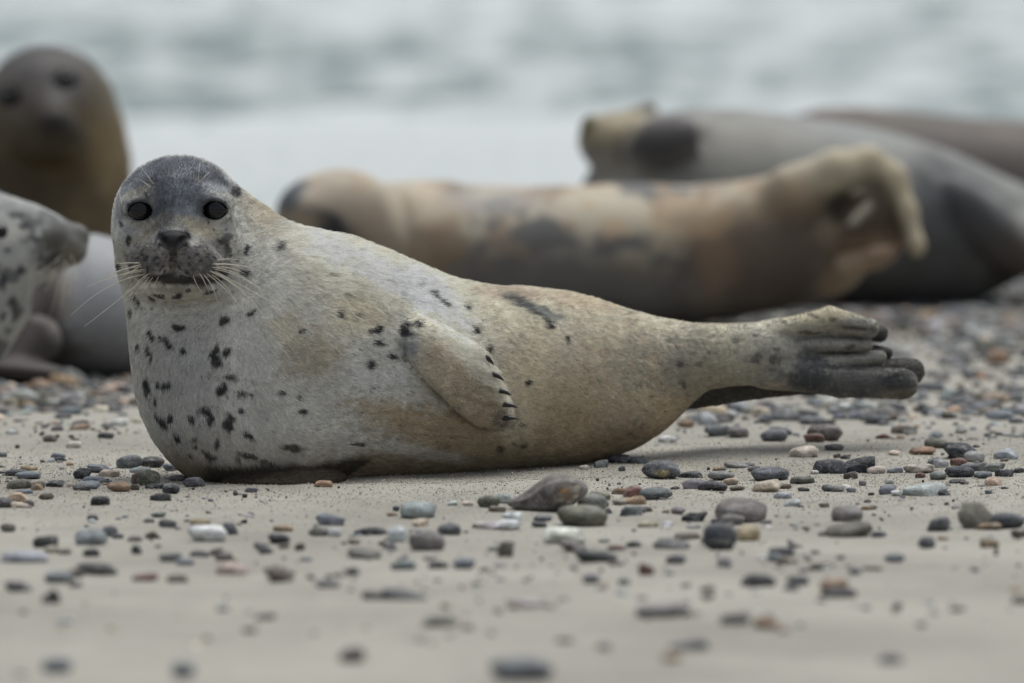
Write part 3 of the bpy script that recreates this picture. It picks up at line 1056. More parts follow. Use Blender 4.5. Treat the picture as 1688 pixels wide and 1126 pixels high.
# whiskers: root x, y, bend x, y, end x, y, how far the tip comes forward
WH = [(237, 447, 190, 452, 144, 473, .02), (240, 452, 175, 462, 117, 520, .03), (243, 455, 190, 500, 139, 538, .03), (236, 440, 190, 440, 155, 470, .01), (246, 457, 222, 480, 206, 515, .03),
      (233, 434, 205, 432, 182, 437, .0), (240, 444, 205, 448, 178, 462, .02), (230, 441, 210, 450, 190, 466, .01), (252, 457, 238, 475, 232, 490, .03), (248, 450, 225, 460, 214, 490, .03), (236, 436, 200, 442, 168, 462, .0),
      (345, 447, 400, 470, 442, 530, .02), (350, 443, 410, 452, 472, 512, .02), (340, 450, 380, 480, 408, 524, .03), (352, 437, 400, 432, 440, 452, .0), (335, 452, 352, 470, 360, 500, .03),
      (346, 440, 395, 445, 430, 480, .01), (343, 445, 385, 460, 415, 500, .02), (328, 450, 338, 462, 347, 490, .02), (355, 440, 385, 440, 405, 452, .0), (350, 448, 390, 462, 425, 506, .0),
      (355, 430, 380, 424, 398, 430, .0), (348, 452, 375, 470, 392, 500, .01), (318, 452, 322, 470, 335, 484, .02), (262, 455, 255, 468, 248, 484, .02), (347, 436, 375, 432, 395, 440, .0), (352, 446, 395, 468, 450, 500, .0),
      (254, 305, 243, 290, 234, 278, .01), (250, 310, 240, 302, 232, 297, .01), (328, 302, 336, 292, 346, 283, .01), (326, 300, 328, 285, 329, 268, .01), (204, 345, 198, 330, 197, 318, .0)]
WR = hit(seal0, [w[0] for w in WH], [w[1] for w in WH])
WT = hit(seal0, [w[4] for w in WH], [w[5] for w in WH])
for (x0, y0, x1, y1, x2, y2, f), a_, t_ in zip(WH, WR, WT):
    if x2 > 370:
        b_ = P(x1, y1, a_[1] - 0.005)
        c_ = P(x2, y2, min(a_[1] + 0.02 - f, t_[1] - 0.006))
    else:
        b_, c_ = P(x1, y1, a_[1] - 0.012), P(x2, y2, a_[1] - f + 0.02)
    n = 12
    link('whisker', tube_mesh('whisker', bez(a_ + [0, .002, 0], b_, c_, n), np.linspace(0.00080, 0.00028, n), 4), M_WHISK, front_seal)


# fur: short hairs lying along the coat
def make_fur(name, v, q, nrm, cols, count, length, radius, parent, flow, skip=None, lift=0.30):
    r = np.random.default_rng(11)
    a, b, c, d = (v[q[:, i]] for i in range(4))
    area = 0.5 * np.linalg.norm(np.cross(c - a, d - b), axis=1)
    fn = nrm[q[:, 0]]
    w = area * np.where(fn[:, 1] > 0.35, 0.05, 1.0)
    if skip is not None:
        w = w * (1 - skip(a))
    w /= w.sum()
    f = r.choice(len(q), count, p=w)
    s, t = r.random(count)[:, None], r.random(count)[:, None]
    root = (1 - s) * (1 - t) * a[f] + s * (1 - t) * b[f] + s * t * c[f] + (1 - s) * t * d[f]
    n = nrm[q[f, 0]]
    col = cols[q[f, 0]]
    fl = flow(root) + r.normal(0, 0.20, (count, 3)) + (np.stack([vnoise(root, 0.035, k) for k in (1, 2, 3)], -1) - 0.5) * 0.45
    fl = fl - (fl * n).sum(1)[:, None] * n
    fl /= np.maximum(np.linalg.norm(fl, axis=1), 1e-6)[:, None]
    L_ = (length(root) * r.uniform(0.6, 1.25, count))[:, None]
    lf = lift * (r.uniform(0.6, 1.4, count) * (1 + 0.9 * sstep(0.2, 0.8, n[:, 2])))[:, None]
    p0 = root - n * 0.0004
    p1 = root + (fl + n * lf) * L_ * 0.5
    p2 = root + (fl + n * lf * 0.55) * L_
    pts = np.stack([p0, p1, p2], 1).reshape(-1, 3).astype(np.float32)
    cv = bpy.data.hair_curves.new(name)
    cv.add_curves([3] * count)
    cv.position_data.foreach_set('vector', pts.ravel())
    rad = np.tile(np.array([1.0, 0.8, 0.15], np.float32) * radius, count)
    ra = cv.attributes.get('radius') or cv.attributes.new('radius', 'FLOAT', 'POINT')
    ra.data.foreach_set('value', rad)
    br = (r.uniform(0.70, 1.34, count) * (0.80 + 0.40 * vnoise(root, (0.010, 0.010, 0.0035), 7)))[:, None]
    cc = np.ones((count, 4), np.float32)
    cc[:, :3] = np.clip(col * br, 0, 0.95)
    ca = cv.attributes.new('col', 'FLOAT_COLOR', 'POINT')
    ca.data.foreach_set('color', np.repeat(cc, 3, 0).ravel())
    o = bpy.data.objects.new(name, cv)
    C.objects.link(o)
    cv.materials.append(M_FUR)
    o.parent = parent
    return o


nose_c = P(286, 400, -0.12)


def flow_main(p):
    base = np.tile(np.array([0.85, 0.45, -0.28]), (len(p), 1))
    down = np.array([0.25, 0.1, -1.0])
    wz = sstep(P(560, 0, 0)[0], P(330, 0, 0)[0], p[:, 0])[:, None]
    f = base * (1 - wz) + down * wz
    r = p - nose_c
    r /= np.maximum(np.linalg.norm(r, axis=1), 1e-4)[:, None]
    wh = (1 - sstep(0.14, 0.24, np.linalg.norm(p - nose_c - [0, .06, 0.0], axis=1)))[:, None]
    return f * (1 - wh) + r * wh


def len_main(p):
    h = 1 - sstep(0.10, 0.22, np.linalg.norm(p - nose_c, axis=1))
    t = sstep(P(1100, 0, .5)[0], P(1250, 0, .5)[0], p[:, 0])
    return (0.0095 + 0.005 * sstep(0.25, 0.33, p[:, 2])) * (1 - 0.65 * h) * (1 - 0.6 * t)


def skip_main(p):
    k = np.zeros(len(p))
    for s in eye_s:
        k = np.maximum(k, 1 - sstep(0.022, 0.026, np.linalg.norm(p - s, axis=1)))
    k = np.maximum(k, 1 - sstep(0.020, 0.028, np.linalg.norm((p - P(286, 396, -0.16)) * [1, .6, 1.2], axis=1)))
    return k


make_fur('fur', sv, sq, SN, scol, 230000, len_main, 0.00022, front_seal, flow_main, skip_main)['kind'] = 'stuff'
print('fur', round(time.time() - T0, 1))
del G


# ------------------------------------------------------------------ the seals behind
def build_seal(name, fn, lo, hi, h, paint, label, sub=1, hitY=(-0.3, 1.2), kpx=1000.0):
    v, q = sdf_mesh(fn, lo, hi, h, sub)
    g = grad(fn, v)
    n = g / np.maximum(np.linalg.norm(g, axis=1), 1e-6)[:, None]
    co = Coat(v, fn, *hitY)
    co.k = 1.0 / kpx
    co.w = fbm(v, 0.03, 3, 31) - 0.5
    co.w2 = fbm(v, 0.09, 3, 41) - 0.5
    def blob(px, py, rx, ry, ang, col, st=1.0, soft=0.5, rag=0.8, yd=0.2, w2=0.6):
        co.blob(px, py, rx, ry, ang, col, st, soft, rag, yd, w2)
    paint(co, blob, v, n)
    co.flush()
    me = mesh_np(name, v, q, np.clip(co.c, 0.004, 0.9))
    o = link(name, me, M_SKIN_FAR)
    tag(o, label, 'seal', 'seals hauled out on the beach')
    print(name, len(v), round(time.time() - T0, 1))
    return o


# --- blotched orange seal lying on its side, hind flippers curled up
Y2, K2 = 5.0, 750.0
r2 = lambda px: px / K2
A2 = TubeX(top=[(600, 330), (640, 303), (700, 298), (850, 303), (1050, 306), (1130, 308), (1200, 301), (1260, 288), (1320, 268), (1370, 275), (1410, 330), (1430, 400)],
           bot=[(600, 500), (640, 525), (700, 545), (850, 552), (1050, 545), (1130, 535), (1200, 527), (1290, 510), (1340, 498), (1380, 484), (1410, 468), (1430, 440)],
           Yc=[(600, Y2), (1430, Y2 + 0.1)], hy=[(600, 0.12), (700, 0.155), (1000, 0.17), (1250, 0.14), (1350, 0.10), (1430, 0.04)])
Q2 = lambda x, y, dy=0.0: P(x, y, Y2 + dy)


def seal2(p):
    h = ell(p, Q2(560, 375, -0.05), (r2(100), 0.13, r2(94)), 0.15)
    h = smin(h, ell(p, Q2(495, 345, -0.12), (r2(45), 0.09, r2(42)), 0.6), 0.06)
    d = smin(A2(p), h, 0.035)
    d = smin(d, cone(p, Q2(585, 430, 0), Q2(700, 430, 0), 0.12, 0.15), 0.05)
    f = chain(p, [Q2(1310, 320, 0), Q2(1375, 285, 0), Q2(1430, 268, 0.02), Q2(1468, 296, 0.02), Q2(1492, 350, 0.0), Q2(1510, 405, -0.02), Q2(1517, 425, -0.02)],
              [r2(50), r2(36), r2(25), r2(26), r2(20), r2(17), r2(8)], 0.02)
    d = smin(d, f, 0.04)
    g = chain(p, [Q2(1395, 440, -0.04), Q2(1440, 425, -0.06), Q2(1475, 410, -0.06), Q2(1480, 380, -0.05)], [r2(22), r2(15), r2(11), r2(8)], 0.01)
    d = smin(d, g, 0.01)
    d = smin(d, cone(p, Q2(1398, 372, -0.08), Q2(1440, 335, -0.06), r2(9), r2(7)), 0.004)
    d = smin(d, cone(p, Q2(1400, 330, -0.03), Q2(1425, 318, -0.03), r2(8), r2(7)), 0.004)
    d = smin(d, ell(p, Q2(1432, 365, 0.03), (r2(62), 0.04, r2(80)), 0.25), 0.02)
    d = smax(d, -ell(p, Q2(1386, 345, -0.06), (r2(24), 0.05, r2(26))), 0.02)
    d = smax(d, -ell(p, Q2(1462, 395, -0.03), (r2(16), 0.03, r2(30)), 0.3), 0.02)
    # fold of the neck
    r = np.sqrt((p[:, 0] - Q2(560, 375)[0]) ** 2 + (p[:, 2] - Q2(560, 375)[2]) ** 2)
    d = d + 0.007 * np.exp(-((r - r2(112)) / 0.013) ** 2) * (p[:, 1] < Y2) * vnoise(p, 0.12, 3) * 1.6 + 0.006 * np.exp(-((r - r2(165)) / 0.02) ** 2) * vnoise(p, 0.15, 5) + (fbm(p, 0.16, 2, 6) - 0.5) * 0.022
    return d


def paint2(co, bl, v, n):
    co.base((0.365, 0.325, 0.25))
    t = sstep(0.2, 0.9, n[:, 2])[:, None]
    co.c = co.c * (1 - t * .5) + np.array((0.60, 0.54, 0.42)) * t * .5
    w = sstep(0.45, 0.57, fbm(v, (0.085, 0.085, 0.065), 3, 5))[:, None] * 0.9
    w = w * sstep(Q2(650, 0)[0], Q2(760, 0)[0], v[:, 0])[:, None] * (1 - sstep(Q2(1150, 0)[0], Q2(1250, 0)[0], v[:, 0]))[:, None]
    co.c = co.c * (1 - w) + np.array((0.085, 0.09, 0.095)) * w
    o_ = (sstep(0.48, 0.64, fbm(v, 0.05, 4, 15)) * 0.55)[:, None]
    co.c = co.c * (1 - o_) + np.array((0.42, 0.29, 0.17)) * o_
    lowz = (sstep(0.25, -0.45, n[:, 2]))[:, None] * .75  # painted shade: coat darkens where the surface faces down
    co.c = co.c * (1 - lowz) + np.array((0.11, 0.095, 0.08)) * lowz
    co.flush()
    bl(850, 440, 190, 50, 6, (0.12, 0.115, 0.11), 0.55)
    bl(1000, 480, 180, 60, 0, (0.10, 0.10, 0.10), 0.7)
    bl(1250, 430, 120, 90, 0, (0.10, 0.075, 0.06), 0.85)
    bl(1290, 320, 80, 40, -15, (0.30, 0.23, 0.15), 0.6)
    bl(1180, 440, 30, 60, 0, (0.34, 0.22, 0.13), 0.3, 0.5, 1.6)
    bl(1130, 360, 70, 30, 0, (0.48, 0.35, 0.21), 0.5)
    bl(720, 400, 40, 70, 20, (0.22, 0.15, 0.09), 0.75, 0.5, 1.6)
    bl(700, 340, 50, 30, 0, (0.58, 0.48, 0.36), 0.6)
    bl(820, 330, 80, 22, 0, (0.40, 0.38, 0.35), 0.6)
    bl(570, 330, 80, 40, 15, (0.30, 0.25, 0.195), 0.7)
    bl(500, 410, 60, 40, 0, (0.30, 0.26, 0.20), 0.7)
    bl(620, 390, 40, 60, 0, (0.29, 0.235, 0.18), 0.7)
    bl(648, 350, 8, 50, -25, (0.50, 0.42, 0.32), 0.6)
    bl(478, 322, 30, 20, -40, (0.05, 0.065, 0.08), 0.95)
    bl(545, 374, 50, 22, 30, (0.015, 0.018, 0.025), 0.97)
    bl(500, 365, 30, 16, 0, (0.42, 0.35, 0.25), 0.6)
    bl(1400, 280, 80, 36, -10, (0.40, 0.36, 0.26), 0.8)
    bl(1480, 320, 26, 70, -20, (0.38, 0.33, 0.23), 0.7)
    bl(1385, 345, 22, 26, 0, (0.02, 0.02, 0.02), 0.9)  # black paint stands for the shade inside the hollow
    bl(1440, 365, 52, 62, 0, (0.075, 0.055, 0.038), 0.92)
    for x_, y_, a_ in ((1400, 262, -5), (1450, 268, 25), (1482, 300, 60), (1500, 350, 72), (1515, 405, 76)):
        bl(x_, y_, 34, 15, a_, (0.43, 0.375, 0.265), 0.85)
    bl(1420, 352, 22, 8, -40, (0.36, 0.33, 0.26), 0.9)
    bl(1440, 420, 60, 30, 0, (0.28, 0.19, 0.12), 0.7)
    bl(1390, 460, 40, 22, -30, (0.36, 0.27, 0.17), 0.6)


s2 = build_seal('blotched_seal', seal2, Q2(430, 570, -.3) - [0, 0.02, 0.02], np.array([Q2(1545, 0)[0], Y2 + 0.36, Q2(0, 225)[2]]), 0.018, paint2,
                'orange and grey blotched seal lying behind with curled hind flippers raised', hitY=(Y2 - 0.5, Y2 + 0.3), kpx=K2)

# --- grey seal at the right with a folded dark flipper
Y3, K3 = 6.1, 15000 / 21.1
r3 = lambda px: px / K3
Q3 = lambda x, y, dy=0.0: P(x, y, Y3 + dy)
A3 = TubeX(top=[(960, 300), (1000, 235), (1060, 192), (1150, 178), (1230, 180), (1330, 194), (1420, 206), (1500, 226), (1570, 250), (1640, 283), (1700, 310), (1760, 345), (1820, 380)],
           bot=[(960, 330), (1000, 420), (1060, 470), (1150, 500), (1400, 508), (1560, 508), (1610, 500), (1650, 478), (1700, 452), (1760, 430), (1820, 410)],
           Yc=[(960, Y3), (1820, Y3)], hy=[(960, 0.08), (1060, 0.18), (1200, 0.23), (1500, 0.22), (1640, 0.15), (1750, 0.08), (1820, 0.05)])


def seal3(p):
    d = A3(p)
    d = smin(d, ell(p, Q3(1012, 235, -0.06), (r3(56), 0.10, r3(50)), 0.2), 0.03)
    d = smin(d, cone(p, Q3(980, 225, -0.08), Q3(972, 205, -0.10), r3(22), r3(14)), 0.03)
    d = smin(d, cone(p, Q3(1040, 205, 0.0), Q3(1072, 176, 0.0), r3(26), r3(9)), 0.03)
    d = smin(d, ell(p, Q3(1090, 236, -0.19), (r3(66), 0.05, r3(42)), 0.30), 0.008)
    d = smin(d, ell(p, Q3(1625, 370, -0.15), (r3(100), 0.06, r3(45)), -0.80), 0.01)
    d = smin(d, cone(p, Q3(1690, 400, -0.10), Q3(1800, 400, -0.1), r3(46), r3(40)), 0.03)
    return d


def paint3(co, bl, v, n):
    co.base((0.235, 0.24, 0.225))
    low = (sstep(0.35, -0.25, n[:, 2]) * 0.8)[:, None]  # near-black shade under the body, put into the coat colour
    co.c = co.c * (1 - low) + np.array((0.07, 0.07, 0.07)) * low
    bl(1200, 240, 130, 50, 0, (0.30, 0.285, 0.25), 0.6)
    bl(1020, 270, 60, 40, 0, (0.36, 0.34, 0.31), 0.6)
    bl(1010, 210, 62, 32, -12, (0.34, 0.285, 0.175), 0.85, yd=.3)
    bl(966, 205, 14, 18, 0, (0.16, 0.14, 0.07), 0.8)
    bl(1095, 232, 66, 46, -12, (0.055, 0.052, 0.055), 0.95, yd=.14)
    bl(1100, 205, 40, 18, -12, (0.13, 0.12, 0.12), 0.6, yd=.14)
    bl(1580, 330, 90, 60, 30, (0.11, 0.115, 0.125), 0.7, yd=.3)
    bl(1620, 370, 120, 40, 46, (0.05, 0.05, 0.055), 0.8, yd=.3)
    bl(1690, 420, 70, 50, 0, (0.07, 0.055, 0.035), 0.8, yd=.3)
    bl(1500, 400, 160, 90, 0, (0.06, 0.06, 0.065), 0.6, yd=.3)
    bl(1400, 215, 100, 20, 10, (0.27, 0.28, 0.28), 0.5)
    co.flush()
    co.c *= (0.8 + 0.4 * fbm(v, 0.06, 3, 7))[:, None]


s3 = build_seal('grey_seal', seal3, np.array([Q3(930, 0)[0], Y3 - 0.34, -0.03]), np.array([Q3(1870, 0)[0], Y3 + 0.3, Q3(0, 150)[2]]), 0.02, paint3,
                'large grey seal at right with dark folded front flipper and underside darkened by painted shade', hitY=(Y3 - 0.6, Y3 + 0.3), kpx=K3)

# --- brown seal lying beyond the grey one
Y4, K4 = 8.0, 15000 / 23.0
Q4 = lambda x, y, dy=0.0: P(x, y, Y4 + dy)
A4 = TubeX(top=[(1180, 330), (1230, 250), (1290, 195), (1350, 178), (1420, 176), (1500, 184), (1600, 194), (1688, 200), (1800, 220), (1900, 260), (1990, 330)],
           bot=[(1180, 400), (1230, 435), (1290, 442), (1350, 444), (1688, 444), (1800, 444), (1900, 440), (1990, 410)],
           Yc=[(1180, Y4), (1990, Y4)], hy=[(1180, 0.06), (1290, 0.17), (1400, 0.21), (1688, 0.21), (1900, 0.13), (1990, 0.05)])


def seal4(p):
    return smin(A4(p), ell(p, Q4(1215, 360, -.05), (0.12, 0.12, 0.10)), 0.05)


def paint4(co, bl, v, n):
    co.base((0.125, 0.105, 0.088))
    co.c *= (0.7 + 0.6 * fbm(v, 0.10, 3, 7))[:, None]
    bl(1600, 260, 120, 50, 10, (0.10, 0.085, 0.08), 0.6, yd=.4)


s4 = build_seal('brown_seal', seal4, np.array([Q4(1050, 0)[0], Y4 - 0.3, -0.05]), np.array([Q4(2030, 0)[0], Y4 + 0.3, Q4(0, 140)[2]]), 0.026, paint4,
                'dull brown seal lying farthest back beyond the grey seal', hitY=(Y4 - 0.6, Y4 + 0.3), kpx=K4)

# --- raised brown head at the left
Y1, K1 = 6.0, 15000 / 21.0
r1 = lambda px: px / K1
Q1 = lambda x, y, dy=0.0: P(x, y, Y1 + dy)
B1 = TubeZ(left=[(150, -25), (200, -45), (260, -60), (330, -70), (400, -90), (470, -120), (520, -140)],
           right=[(150, 172), (200, 204), (260, 217), (330, 219), (400, 216), (470, 230), (520, 240)],
           Yc=[(150, Y1 + 0.05), (300, Y1 + 0.08), (520, Y1 + 0.12)], hy=[(150, 0.10), (260, 0.16), (400, 0.20), (520, 0.22)])


def seal1(p):
    d = smin(ell(p, Q1(78, 178, 0), (r1(110), 0.16, r1(103))), B1(p), 0.05)
    d = smin(d, ell(p, Q1(85, 225, -0.12), (r1(55), 0.08, r1(42))), 0.05)
    d = smin(d, cone(p, Q1(70, 150, -0.09), Q1(86, 200, -0.17), 0.05, 0.03), 0.04)
    d = smin(d, cone(p, Q1(40, 430, 0.1), Q1(-600, 460, 0.5), 0.24, 0.10), 0.08)
    for e in ((17, 161), (108, 134)):
        d = smax(d, -ell(p, np.array([Q1(*e, -0.14)[0], EY1, Q1(*e, -0.14)[2]]), (0.022, 0.03, 0.018)), 0.01)
    return d


EY1 = 0.0
EY1 = hit(lambda p: ell(p, Q1(78, 178, 0), (r1(110), 0.16, r1(103))), 108, 134, Y1 - 0.5, Y1 + 0.2)[0][1]


def paint1(co, bl, v, n):
    co.base((0.115, 0.085, 0.045))
    bl(60, 130, 100, 62, 0, (0.095, 0.088, 0.088), 0.95, yd=.3)
    bl(70, 95, 90, 30, 0, (0.055, 0.052, 0.055), 0.6, yd=.4)
    bl(30, 210, 70, 70, 0, (0.11, 0.095, 0.078), 0.7, yd=.3)
    bl(100, 150, 24, 16, 0, (0.23, 0.225, 0.22), 0.5)
    bl(88, 232, 62, 48, 0, (0.026, 0.022, 0.019), 0.9, yd=.3)
    bl(88, 204, 22, 17, 0, (0.012, 0.012, 0.014), 0.95, yd=.2)
    bl(30, 330, 130, 110, 0, (0.055, 0.04, 0.02), 0.95, yd=.4)  # neck beneath the head, dark brown with shade painted in
    bl(150, 350, 90, 80, 0, (0.085, 0.062, 0.03), 0.7, yd=.4)
    bl(185, 235, 34, 80, 0, (0.27, 0.205, 0.11), 0.7, yd=.3)
    bl(165, 160, 26, 40, -20, (0.16, 0.145, 0.115), 0.5, yd=.3)
    co.flush()
    co.c *= (0.6 + 0.8 * fbm(v, 0.05, 4, 8))[:, None]
    for e in ((17, 161), (108, 134)):
        bl(e[0], e[1], 24, 16, 0, (0.02, 0.02, 0.022), 0.92)


s1 = build_seal('watching_seal', seal1, np.array([Q1(-700, 0)[0], Y1 - 0.35, -0.03]), np.array([Q1(270, 0)[0], Y1 + 0.75, Q1(0, 50)[2]]), 0.022, paint1,
                'brown seal with raised head facing the camera at far left', hitY=(Y1 - 0.6, Y1 + 0.3), kpx=K1)
for e in ((17, 161), (108, 134)):
    c = Q1(*e, -0.10); c[1] = EY1 + 0.018
    link('eye', sphere_mesh('eye', c, 0.021), M_EYE, s1)

# --- pale seal lying between
Y6, K6 = 3.05, 15000 / 18.05
Q6 = lambda x, y, dy=0.0: P(x, y, Y6 + dy)
A6 = TubeX(top=[(-260, 560), (-180, 470), (-80, 440), (0, 460), (60, 455), (110, 405), (150, 384), (200, 396), (280, 410), (360, 440), (430, 490), (480, 545)],
           bot=[(-260, 600), (-180, 618), (-80, 624), (0, 626), (60, 624), (110, 622), (200, 622), (280, 620), (360, 616), (430, 606), (480, 580)],
           Yc=[(-260, Y6), (480, Y6 + 0.15)], hy=[(-260, 0.05), (-180, 0.12), (60, 0.16), (200, 0.17), (360, 0.12), (480, 0.05)])


def seal6(p):
    d = A6(p)
    d = smin(d, cone(p, Q6(60, 560, -0.16), Q6(20, 612, -0.22), 0.05, 0.03), 0.02)
    d = smin(d, ell(p, Q6(45, 612, -0.24), (0.085, 0.05, 0.022), -0.1), 0.015)
    return d


def paint6(co, bl, v, n):
    co.base((0.33, 0.34, 0.35))
    low = (sstep(0.1, -0.6, n[:, 2]) * 0.5)[:, None]  # shade of the underside painted as a darker grey
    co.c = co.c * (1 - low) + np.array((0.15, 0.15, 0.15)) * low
    bl(40, 500, 55, 120, 20, (0.14, 0.10, 0.075), 0.9, yd=.5)
    bl(90, 500, 30, 60, 25, (0.30, 0.25, 0.20), 0.6)
    bl(40, 600, 90, 50, 0, (0.05, 0.043, 0.04), 0.95, yd=.5)
    co.flush()
    lx = (1 - sstep(Q6(70, 0)[0], Q6(115, 0)[0], v[:, 0] + (fbm(v, 0.06, 2, 4) - .5) * 0.05))[:, None] * 0.95
    co.c = co.c * (1 - lx) + np.array((0.05, 0.042, 0.038)) * lx


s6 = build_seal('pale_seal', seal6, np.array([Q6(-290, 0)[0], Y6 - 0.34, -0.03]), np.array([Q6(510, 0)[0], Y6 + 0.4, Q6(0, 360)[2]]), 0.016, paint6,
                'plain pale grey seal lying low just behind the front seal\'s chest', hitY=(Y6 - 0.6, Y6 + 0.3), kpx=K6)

# --- black-speckled seal whose snout comes in from the left
Y5, K5 = 2.0, 15000 / 17.0
r5 = lambda px: px / K5
Q5 = lambda x, y, dy=0.0: P(x, y, Y5 + dy)
A5 = TubeX(top=[(-900, 640), (-800, 560), (-650, 470), (-480, 420), (-330, 370), (-180, 325), (-80, 305), (-10, 318), (50, 346)],
           bot=[(-900, 655), (-800, 668), (-650, 672), (-480, 673), (-330, 673), (-180, 671), (-110, 664), (-60, 645), (-20, 622), (10, 585), (50, 520)],
           Yc=[(-900, Y5 + 0.5), (-400, Y5 + 0.15), (-180, Y5 + 0.03), (50, Y5)], hy=[(-900, 0.06), (-650, 0.15), (-400, 0.18), (-180, 0.16), (-80, 0.12), (0, 0.105), (50, 0.08)])


def seal5(p):
    d = A5(p)
    d = smin(d, cone(p, Q5(-40, 405, 0), Q5(60, 405, -0.005), r5(86), r5(58)), 0.05)
    d = smin(d, cone(p, Q5(50, 400, -0.005), Q5(112, 402, -0.01), r5(50), r5(33)), 0.03)
    d = smin(d, ell(p, Q5(112, 412, -0.03), (r5(32), 0.03, r5(26)), -0.2), 0.008)
    d = smin(d, ell(p, Q5(112, 412, 0.015), (r5(32), 0.03, r5(26)), -0.2), 0.008)
    d = smin(d, ell(p, Q5(128, 388, -0.01), (r5(19), 0.024, r5(18))), 0.01)
    d = smin(d, cone(p, Q5(50, 440, -0.005), Q5(88, 446, -0.01), r5(30), r5(14)), 0.012)
    m1 = hit5(92, 428); m2 = hit5(122, 436)
    return d


def hit5(x, y):
    return Q5(x, y, -0.05)


def paint5(co, bl, v, n):
    co.base((0.36, 0.365, 0.35))
    low = (sstep(0.1, -0.6, n[:, 2]) * 0.5)[:, None]  # slight painted shade on downward-facing parts
    co.c = co.c * (1 - low) + np.array((0.30, 0.29, 0.26)) * low
    co.w = fbm(v, 0.012, 3, 31) - 0.5
    sp = sstep(0.54, 0.62, fbm(v, (0.03, 0.03, 0.03), 3, 77))[:, None] * 0.8
    co.c = co.c * (1 - sp) + np.array((0.06, 0.065, 0.07)) * sp
    bl(108, 400, 50, 44, 0, (0.06, 0.055, 0.045), 0.9, 0.4, 1.2)
    bl(130, 388, 16, 14, 0, (0.11, 0.11, 0.09), 0.6)
    bl(115, 415, 16, 12, 0, (0.17, 0.15, 0.11), 0.6)
    bl(100, 372, 40, 10, 12, (0.10, 0.105, 0.10), 0.7)
    bl(40, 350, 60, 12, 18, (0.10, 0.105, 0.11), 0.6, 0.5, 1.6)
    bl(20, 385, 26, 14, 0, (0.55, 0.53, 0.47), 0.6)
    for x, y, a_, b_ in [(13, 411, 6, 6), (26, 356, 12, 7), (35, 446, 5, 6), (20, 495, 8, 12), (25, 517, 5, 8), (5, 467, 7, 16), (60, 395, 10, 6), (88, 428, 12, 14), (40, 372, 12, 5), (65, 440, 5, 6), (4, 520, 5, 7)]:
        bl(x, y, a_, b_, 0, (0.035, 0.037, 0.04), 0.9, 0.25, 1.4, yd=.06, w2=0)
    co.flush()
    co.c *= (0.8 + 0.4 * fbm(v, 0.03, 3, 7))[:, None]


s5 = build_seal('speckled_seal', seal5, np.array([Q5(-940, 0)[0], Y5 - 0.3, -0.03]), np.array([Q5(170, 0)[0], Y5 + 0.75, Q5(0, 280)[2]]), 0.014, paint5,
                'black-speckled seal whose dark whiskered snout points right from the left edge', hitY=(Y5 - 0.5, Y5 + 0.3), kpx=K5)
for e in ((-2, 385),):
    c = hit(seal5, e[0], e[1], Y5 - 0.5, Y5 + 0.3)[0] + [0, 0.014, 0]
    link('eye', sphere_mesh('eye', c, 0.019), M_EYE, s5)
for x0, y0, x1, y1, x2, y2 in [(108, 425, 112, 460, 98, 505), (112, 428, 120, 462, 112, 490), (102, 428, 100, 470, 82, 520), (96, 425, 92, 455, 75, 480), (116, 420, 128, 440, 124, 462), (104, 420, 80, 440, 62, 452),
                               (106, 430, 104, 470, 104, 510)]:
    a_ = hit(seal5, x0, y0, Y5 - 0.5, Y5 + 0.3)[0]
    link('whisker', tube_mesh('whisker', bez(a_, P(x1, y1, a_[1] - 0.03), P(x2, y2, a_[1] - 0.04), 10), np.linspace(0.0006, 0.0003, 10), 4), M_WHISK, s5)

# ------------------------------------------------------------------ pebbles
import bmesh


def ground_hit(px, py):
    """place on the uneven beach seen at photograph pixels"""
    px, py = np.atleast_1d(np.asarray(px, float)), np.atleast_1d(np.asarray(py, float))
    Y = ground_Y(py)
    for _ in range(25):
        p = P(px, py, Y)
        Y = Y + (p[:, 2] - ground_z(p[:, 0], p[:, 1])) * 4.0
    p = P(px, py, Y)
    p[:, 2] = ground_z(p[:, 0], p[:, 1])
    return p


def ico(sub):
    bm = bmesh.new()
    bmesh.ops.create_icosphere(bm, subdivisions=sub, radius=1)
    bm.verts.ensure_lookup_table()
    v = np.array([x.co[:] for x in bm.verts])
    f = np.array([[x.index for x in t.verts] for t in bm.faces])
    bm.free()
    return v, f


ICO4, ICO3, ICO2, ICO1 = ico(4), ico(3), ico(2), ico(1)


def pebble_shape(v, seed, kind='round'):
    r = np.random.default_rng(seed)
    e = {'round': 0.9, 'flat': 0.85, 'angular': 0.75}[kind]
    p = np.sign(v) * np.abs(v) ** e
    off = r.uniform(0, 50, 3)
    n1 = (fbm(v + off, 1.1, 2, seed) - 0.5)
    n2 = (fbm(v + off, 0.45, 2, seed + 1) - 0.5)
    k = {'round': (0.60, 0.12), 'flat': (0.80, 0.20), 'angular': (1.0, 0.34)}[kind]
    p = p * (1 + n1 * k[0] + n2 * k[1])[:, None]
    if kind == 'angular':
        for _ in range(5):      # broken faces
            d = r.normal(size=3)
            d /= np.linalg.norm(d)
            t = p @ d - r.uniform(0.60, 0.85)
            p = p - np.maximum(t, 0)[:, None] * d * 0.9
    mn, mx = p.min(0), p.max(0)
    return (p - (mn + mx) / 2) / ((mx - mn) / 2)


